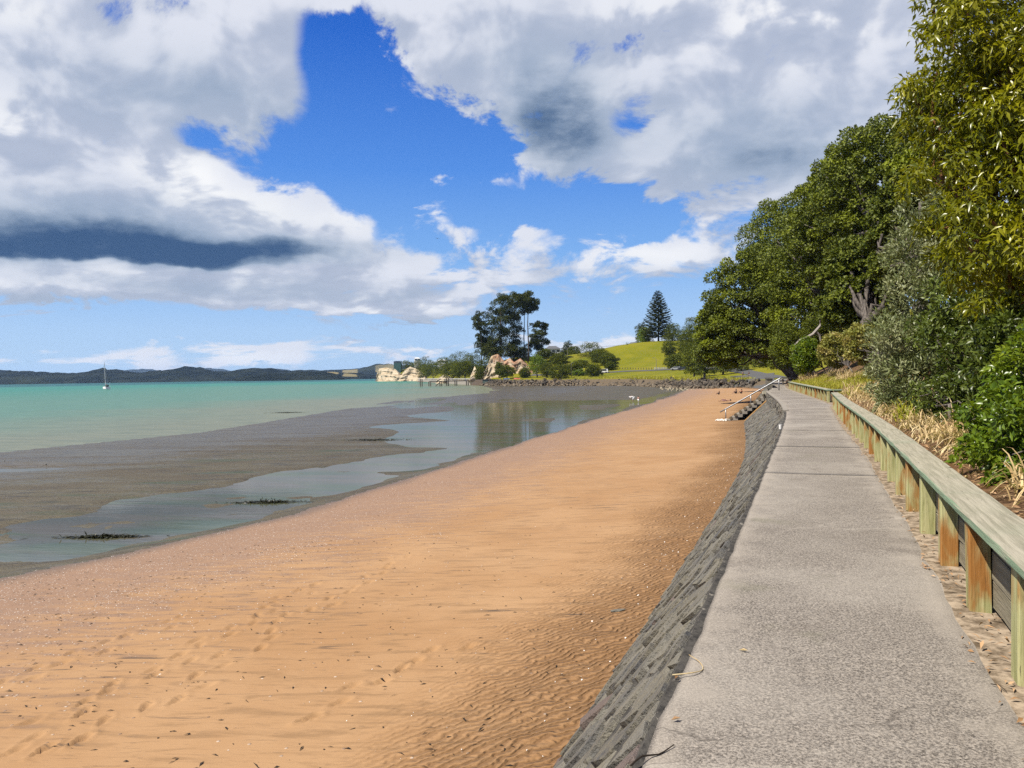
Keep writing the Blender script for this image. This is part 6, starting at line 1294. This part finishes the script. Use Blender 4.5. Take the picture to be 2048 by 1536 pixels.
# ------------------------------------------------------------------ gull
g_ = at_D(875, 477, 170); gb = tag(empty('gull', tuple(g_), .5), 'dark gull gliding in front of the clouds', 'bird'); mb = MB(); mb.tube([(0, -.25, 0), (0, -.1, .01), (0, .08, .02), (0, .2, .02), (0, .27, .01)], [.01, .06, .07, .045, .01], 7)
mb.build('body', M['black'], gb, smooth=True)
for s in (-1, 1):
    MB().add([(s * .04, .10, .03), (s * .04, -.06, .03), (s * .28, -.02, .12), (s * .28, .14, .12), (s * .58, -.10, .05), (s * .56, .02, .06), (s * .04, .03, .06), (s * .28, .07, .15)], [(0, 6, 7, 3), (6, 1, 2, 7), (3, 7, 5), (7, 2, 4, 5), (0, 3, 2, 1), (3, 5, 4, 2)]).build('wing', M['black'], gb)

# ------------------------------------------------------------------ people
BASEJ = dict(pel=(0, 0, .95), che=(0, 0, 1.28), nec=(0, 0, 1.47), hea=(0, .02, 1.56), top=(0, .02, 1.68), shl=(-.18, 0, 1.41), shr=(.18, 0, 1.41), ell=(-.24, -.02, 1.13), elr=(.24, -.02, 1.13), hal=(-.25, .05, .86), har=(.25, .05, .86), fil=(-.25, .07, .76), fir=(.25, .07, .76), hil=(-.10, 0, .90), hir=(.10, 0, .90), knl=(-.10, .02, .49), knr=(.10, .02, .49), anl=(-.10, 0, .08), anr=(.10, 0, .08), tol=(-.11, .17, .03), tor=(.11, .17, .03))
RAD = dict(pel=.145, che=.145, nec=.055, hea=.088, top=.075, shl=.065, shr=.065, ell=.042, elr=.042, hal=.032, har=.032, fil=.026, fir=.026, hil=.092, hir=.092, knl=.058, knr=.058, anl=.038, anr=.038, tol=.030, tor=.030)
BONES = [('pel', 'che'), ('che', 'nec'), ('nec', 'hea'), ('hea', 'top'), ('che', 'shl'), ('shl', 'ell'), ('ell', 'hal'), ('hal', 'fil'), ('che', 'shr'), ('shr', 'elr'), ('elr', 'har'), ('har', 'fir'), ('pel', 'hil'), ('hil', 'knl'), ('knl', 'anl'), ('anl', 'tol'), ('pel', 'hir'), ('hir', 'knr'), ('knr', 'anr'), ('anr', 'tor')]
def skin_obj(name, J, bones, k, m, parent, root):
    names = []
    for a, b in bones:
        for x in (a, b):
            if x not in names: names.append(x)
    me = bpy.data.meshes.new(name); me.from_pydata([J[x] for x in names], [(names.index(a), names.index(b)) for a, b in bones], []); o = link(name, me, m, parent)
    md = o.modifiers.new('skin', 'SKIN'); md.use_smooth_shade = True; sv = me.skin_vertices[0].data
    for i, x in enumerate(names): sv[i].radius = (RAD[x] * k, RAD[x] * k); sv[i].use_root = (x == root)
    s = o.modifiers.new('sub', 'SUBSURF'); s.levels = 1; s.render_levels = 1; return o
def person(label, loc, rz, pose, shirt, shorts, scale=1.0, group=None, hat=None):
    J = dict(BASEJ); J.update(pose); r_ = tag(empty('person', loc, rz), label, 'person', group); r_.scale = (scale,) * 3; body = skin_obj('body', J, BONES, 1.0, M['skin'], r_, 'pel')
    if shirt: skin_obj('shirt', J, [('pel', 'che'), ('che', 'shl'), ('shl', 'ell'), ('che', 'shr'), ('shr', 'elr')], 1.16, M[shirt], r_, 'pel')
    if shorts: skin_obj('shorts', J, [('pel', 'hil'), ('hil', 'knl'), ('pel', 'hir'), ('hir', 'knr')], 1.16, M[shorts], r_, 'pel')
    h0, h1 = Vector(J['hea']), Vector(J['top']); d_ = (h1 - h0).normalized(); mb = MB(); mb.tube([h0 + d_ * .0, h0 + d_ * .06, h1 + d_ * .02, h1 + d_ * .07], [.098, .108, .095, .04], 9); mb.build('hair' if not hat else 'hat', M[hat or 'hair'], r_, smooth=True)
    return r_
BEND = dict(pel=(0, -.12, .90), hil=(-.1, -.12, .86), hir=(.1, -.12, .86), che=(0, .20, 1.02), nec=(0, .40, 1.02), hea=(0, .50, .97), top=(0, .60, .93), shl=(-.18, .33, 1.0), shr=(.18, .33, 1.0), ell=(-.2, .38, .74), elr=(.2, .38, .74), hal=(-.14, .46, .52), har=(.14, .46, .52), fil=(-.13, .48, .43), fir=(.13, .48, .43))
WALK = dict(knl=(-.1, .16, .50), anl=(-.1, .24, .08), tol=(-.1, .41, .05), knr=(.1, -.03, .49), anr=(.1, -.24, .12), tor=(.1, -.10, .04), hal=(-.24, -.12, .88), fil=(-.24, -.16, .79), har=(.24, .16, .9), fir=(.24, .22, .82))
SIT = dict(pel=(0, 0, .13), che=(0, -.10, .44), nec=(0, -.08, .63), hea=(0, -.05, .73), top=(0, -.04, .85), shl=(-.18, -.1, .57), shr=(.18, -.1, .57), ell=(-.22, .12, .42), elr=(.22, .12, .42), hal=(-.14, .34, .46), har=(.14, .34, .46), fil=(-.1, .42, .48), fir=(.1, .42, .48), hil=(-.1, .04, .12), hir=(.1, .04, .12), knl=(-.12, .44, .44), knr=(.12, .44, .44), anl=(-.12, .66, .07), anr=(.12, .66, .07), tol=(-.12, .82, .04), tor=(.12, .82, .04))
LIE = dict(pel=(0, 0, .13), che=(0, -.34, .14), nec=(0, -.54, .15), hea=(0, -.64, .17), top=(0, -.77, .19), shl=(-.18, -.47, .14), shr=(.18, -.47, .14), ell=(-.33, -.62, .09), elr=(.28, -.25, .08), hal=(-.2, -.8, .1), har=(.26, 0, .07), fil=(-.1, -.84, .1), fir=(.25, .1, .06), hil=(-.1, .05, .12), hir=(.1, .05, .12), knl=(-.11, .46, .10), knr=(.12, .40, .34), anl=(-.11, .86, .06), anr=(.12, .68, .06), tol=(-.12, .95, .14), tor=(.12, .84, .04))
def on_sand(px, py):
    z = .3
    for _ in range(4): p__ = at_z(px, py, z); z = ground_z(p__.x, p__.y)
    return Vector((p__.x, p__.y, z))
p_ = on_sand(1266, 806); person('person in white bending over in the shallow pool', (p_.x, p_.y, p_.z - .02), 1.3, BEND, 'clothw', 'clothw', 1.05, hat='clothw')
p_ = on_sand(1277, 806.5); person('person in pale pink top wading beside the bending person', (p_.x, p_.y, p_.z - .02), 2.4, dict(WALK, knl=(-.1, .05, .49), anl=(-.1, .02, .08), tol=(-.1, .17, .03)), 'clothp', 'clothw', .78)
p_ = on_sand(1450, 802.5); person('sunbather lying on the sand at the edge of the shade', (p_.x, p_.y, p_.z - .02), 1.45, LIE, None, 'clothp', 1.05)
p_ = on_sand(1438, 789); person('small figure sitting alone on the sand above the sunbather', (p_.x, p_.y, p_.z - .03), 1.0, SIT, 'clothd', 'clothd', .85)
p_ = on_sand(1472, 787); person('person in dark clothes sitting on the sand near the shaded wall', (p_.x, p_.y, p_.z - .03), 1.9, SIT, 'clothd', 'clothd', 1.05)
p_ = on_sand(1483, 787); person('person in red sitting on the sand against the shaded wall', (p_.x, p_.y, p_.z - .03), 1.2, SIT, 'clothr', 'clothd', 1.0)
b = on_land(1486, 226, .16); person('slim person in dark clothes walking down the boat ramp', tuple(b), 2.9, WALK, 'clothd', 'clothd', .95)
b = on_land(1498, 214, .16); person('person with a dark top walking on the boat ramp, ahead of the slim one', tuple(b), 3.3, WALK, 'clothd', 'grey', 1.05)

# ------------------------------------------------------------------ small things on path and sand
def curl(name, label, pts, r0, m, cat, z):
    c0 = at_z(*pts[0], z); mb = MB(); q_ = [at_z(a, b_, z) - c0 for a, b_ in pts]; q_ = [Vector((v_.x, v_.y, .006 + .008 * math.sin(i * 2.1))) for i, v_ in enumerate(q_)]; cs = catmull([tuple(v_) for v_ in q_], .03); mb.tube([tuple(v_) for v_ in cs], [r0 * (1 - .6 * i / len(cs)) for i in range(len(cs))], 5)
    o = mb.build(name, M[m], None, c0); tag(o, label, cat)
curl('twig', 'curled straw-coloured twig lying on the concrete path', [(1345, 1352), (1385, 1350), (1406, 1338), (1398, 1325), (1378, 1314)], .004, 'straw', 'twig', ZP + .004)
curl('twig', 'thin dark twig on the concrete beside the sea wall edge', [(1262, 1534), (1285, 1518), (1318, 1508), (1348, 1492)], .005, 'seaweed', 'twig', ZP + .004)
curl('twig', 'short dark twig on the path below the timber posts', [(1982, 1370), (1998, 1375), (2014, 1383)], .003, 'seaweed', 'twig', ZP + .004)
def flatleaf(label, px, py, L, m, rz):
    c0 = at_z(px, py, ZP + .012); o = MB().add([(0, 0, 0), (L * .5, L * .22, .01), (L, 0, .004), (L * .5, -L * .22, .01), (L * .5, 0, .0)], [(0, 4, 1), (1, 4, 2), (2, 4, 3), (3, 4, 0)]).build('fallen_leaf', M[m], None, c0, rz); tag(o, label, 'leaf')
flatleaf('small pale leaf lying alone on the concrete path', 1478, 1300, .05, 'straw', -.4); flatleaf('reddish dead leaf on the path beside the sea wall edge', 1342, 1440, .05, 'litter', .3); flatleaf('brown leaf lying by the curled twig', 1350, 1358, .04, 'litter', 1.0)
mb = MB(); mb.tube([(0, 0, 0), (0, 0, .12)], [.036, .045], 10); o = mb.build('paper_cup', M['white'], None, at_z(1561, 858, ZP + .0)); tag(o, 'white paper cup standing on the edge of the sea wall', 'cup')
p_ = on_sand(1237, 1222); o = link('beach_stone', rock_mesh(77, 2), M['stone'], None, (p_.x, p_.y, p_.z + .01)); o.scale = (.11, .06, .04); o.rotation_euler = (0, 0, .3); tag(o, 'flat grey stone lying alone on the rippled sand', 'stone')
# shells, dry weed and grit strewn over the sand
rng = np.random.default_rng(123); n = 52000; ii = rng.choice(X.size, n * 3); xs, ys, zs_, qs, dfs, des = (a.ravel()[ii] for a in (X, Y, Z, q, dF, dE)); dist = np.hypot(xs, ys)
kp = (dfs > .05) & (des < 0) & (dist > 4) & (dist < 60) & (rng.random(len(ii)) < (.012 + .9 * smooth(qs + (fbm(xs * .5, ys * .5, 3) - .5) * .8, .5, .9)) * np.clip(dist / 22, .12, 1)); ii = ii[kp][:16000]
P_ = np.stack([X.ravel()[ii] + rng.normal(0, .03, len(ii)), Y.ravel()[ii] + rng.normal(0, .05, len(ii)), Z.ravel()[ii] + .004], -1); D_ = unit(rng, len(ii)); D_[:, 2] *= .3
V, F = leaves_np(P_, D_, rng.uniform(.010, .028, len(ii)), rng.uniform(.010, .022, len(ii)), rng, 4, .25, .85)
tag(link('shell_fragments', np_mesh('shell_fragments', V, F), M['shellm']), 'white shell fragments strewn over the sand', kind='stuff')
ii = rng.choice(X.size, 60000); kp = (dF.ravel()[ii] > .4) & (dE.ravel()[ii] < .5) & (rng.random(60000) < .05 + .5 * smooth(q.ravel()[ii], .4, 1.0) * (fbm(X.ravel()[ii] * .3, Y.ravel()[ii] * .9, 3) > .55)); ii = ii[kp & (R_.ravel()[ii] > 5) & (R_.ravel()[ii] < 70)][:3200]
P_ = np.stack([X.ravel()[ii], Y.ravel()[ii], Z.ravel()[ii] + .004], -1); D_ = unit(rng, len(ii)); D_[:, 2] *= .06; D_[:, 1] *= .6
V, F = leaves_np(P_, D_, rng.uniform(.03, .16, len(ii)) , rng.uniform(.008, .028, len(ii)), rng, 4, .05, .9)
tag(link('seaweed_scraps', np_mesh('seaweed_scraps', V, F), M['seaweed']), 'dark dry seaweed scraps along the tide line', kind='stuff')
# pebbly shells fallen along the wall foot
pts = []; sz = []
for i in range(110):
    u = rng.uniform(CT1.s_of_y(1), CT1.s_of_y(40)); p_ = CT1.at(u) + nL(CT1.tan(u)) * (1.9 + abs(rng.normal(0, .5))); pts.append((p_[0], p_[1], ground_z(p_[0], p_[1]) + .005)); sz.append(rng.uniform(.006, .02))
tag(rock_field('wall_foot_shells', pts, sz, 'shellm', None, 8), 'white shells gathered along the foot of the sea wall', kind='stuff')
# weed mats on the flat
def weed(label, px, py, rx, ry, seed):
    c0 = at_z(px, py, .1); rng_ = np.random.default_rng(seed); n = 1500; a = rng_.uniform(0, 6.283, n); r = np.abs(rng_.normal(0, .5, n)); x = np.cos(a) * r * rx; y = np.sin(a) * r * ry * (1 + .3 * np.sin(a * 3)); V, F = leaves_np(np.stack([x, y, .015 + 0 * x + .03 * np.clip(1 - r, 0, 1)], -1), unit(rng_, n) * np.array([1, .5, .06]), rng_.uniform(.08, .28, n), rng_.uniform(.03, .07, n), rng_, 2, 0, .8)
    o = link('weed_mat', np_mesh('weed_mat', V, F), M['weed']); o.location = (c0.x, c0.y, 0.0); tag(o, label, kind='stuff')
weed('brown weed mat stranded at the edge of the shallows', 60, 925, 4.2, .9, 1); weed('dark weed patch floating in the shallows', 574, 824, 2.6, 1.0, 2); weed('brown weed mound on the mud flat', 740, 878, 2.6, 1.1, 3); weed('dark green weed streak in the channel', 205, 1068, 1.3, .16, 4); weed('dark weed streak at the channel edge', 535, 1000, 1.2, .22, 5)

# ------------------------------------------------------------------ sea haze
hb = MB(); hb.box((-600, 4200, 99), (19000, 16000, 202)); hz = hb.build('haze', None); m, nt, out = mat('sea_haze')
pv = nd(nt, 'ShaderNodeVolumePrincipled', {}, {'Color': (0.42, 0.64, 1.0, 1), 'Density': 3.5e-5, 'Anisotropy': 0.2}); nt.links.new(pv.outputs[0], out.inputs['Volume']); hz.data.materials.append(m); tag(hz, kind='stuff')
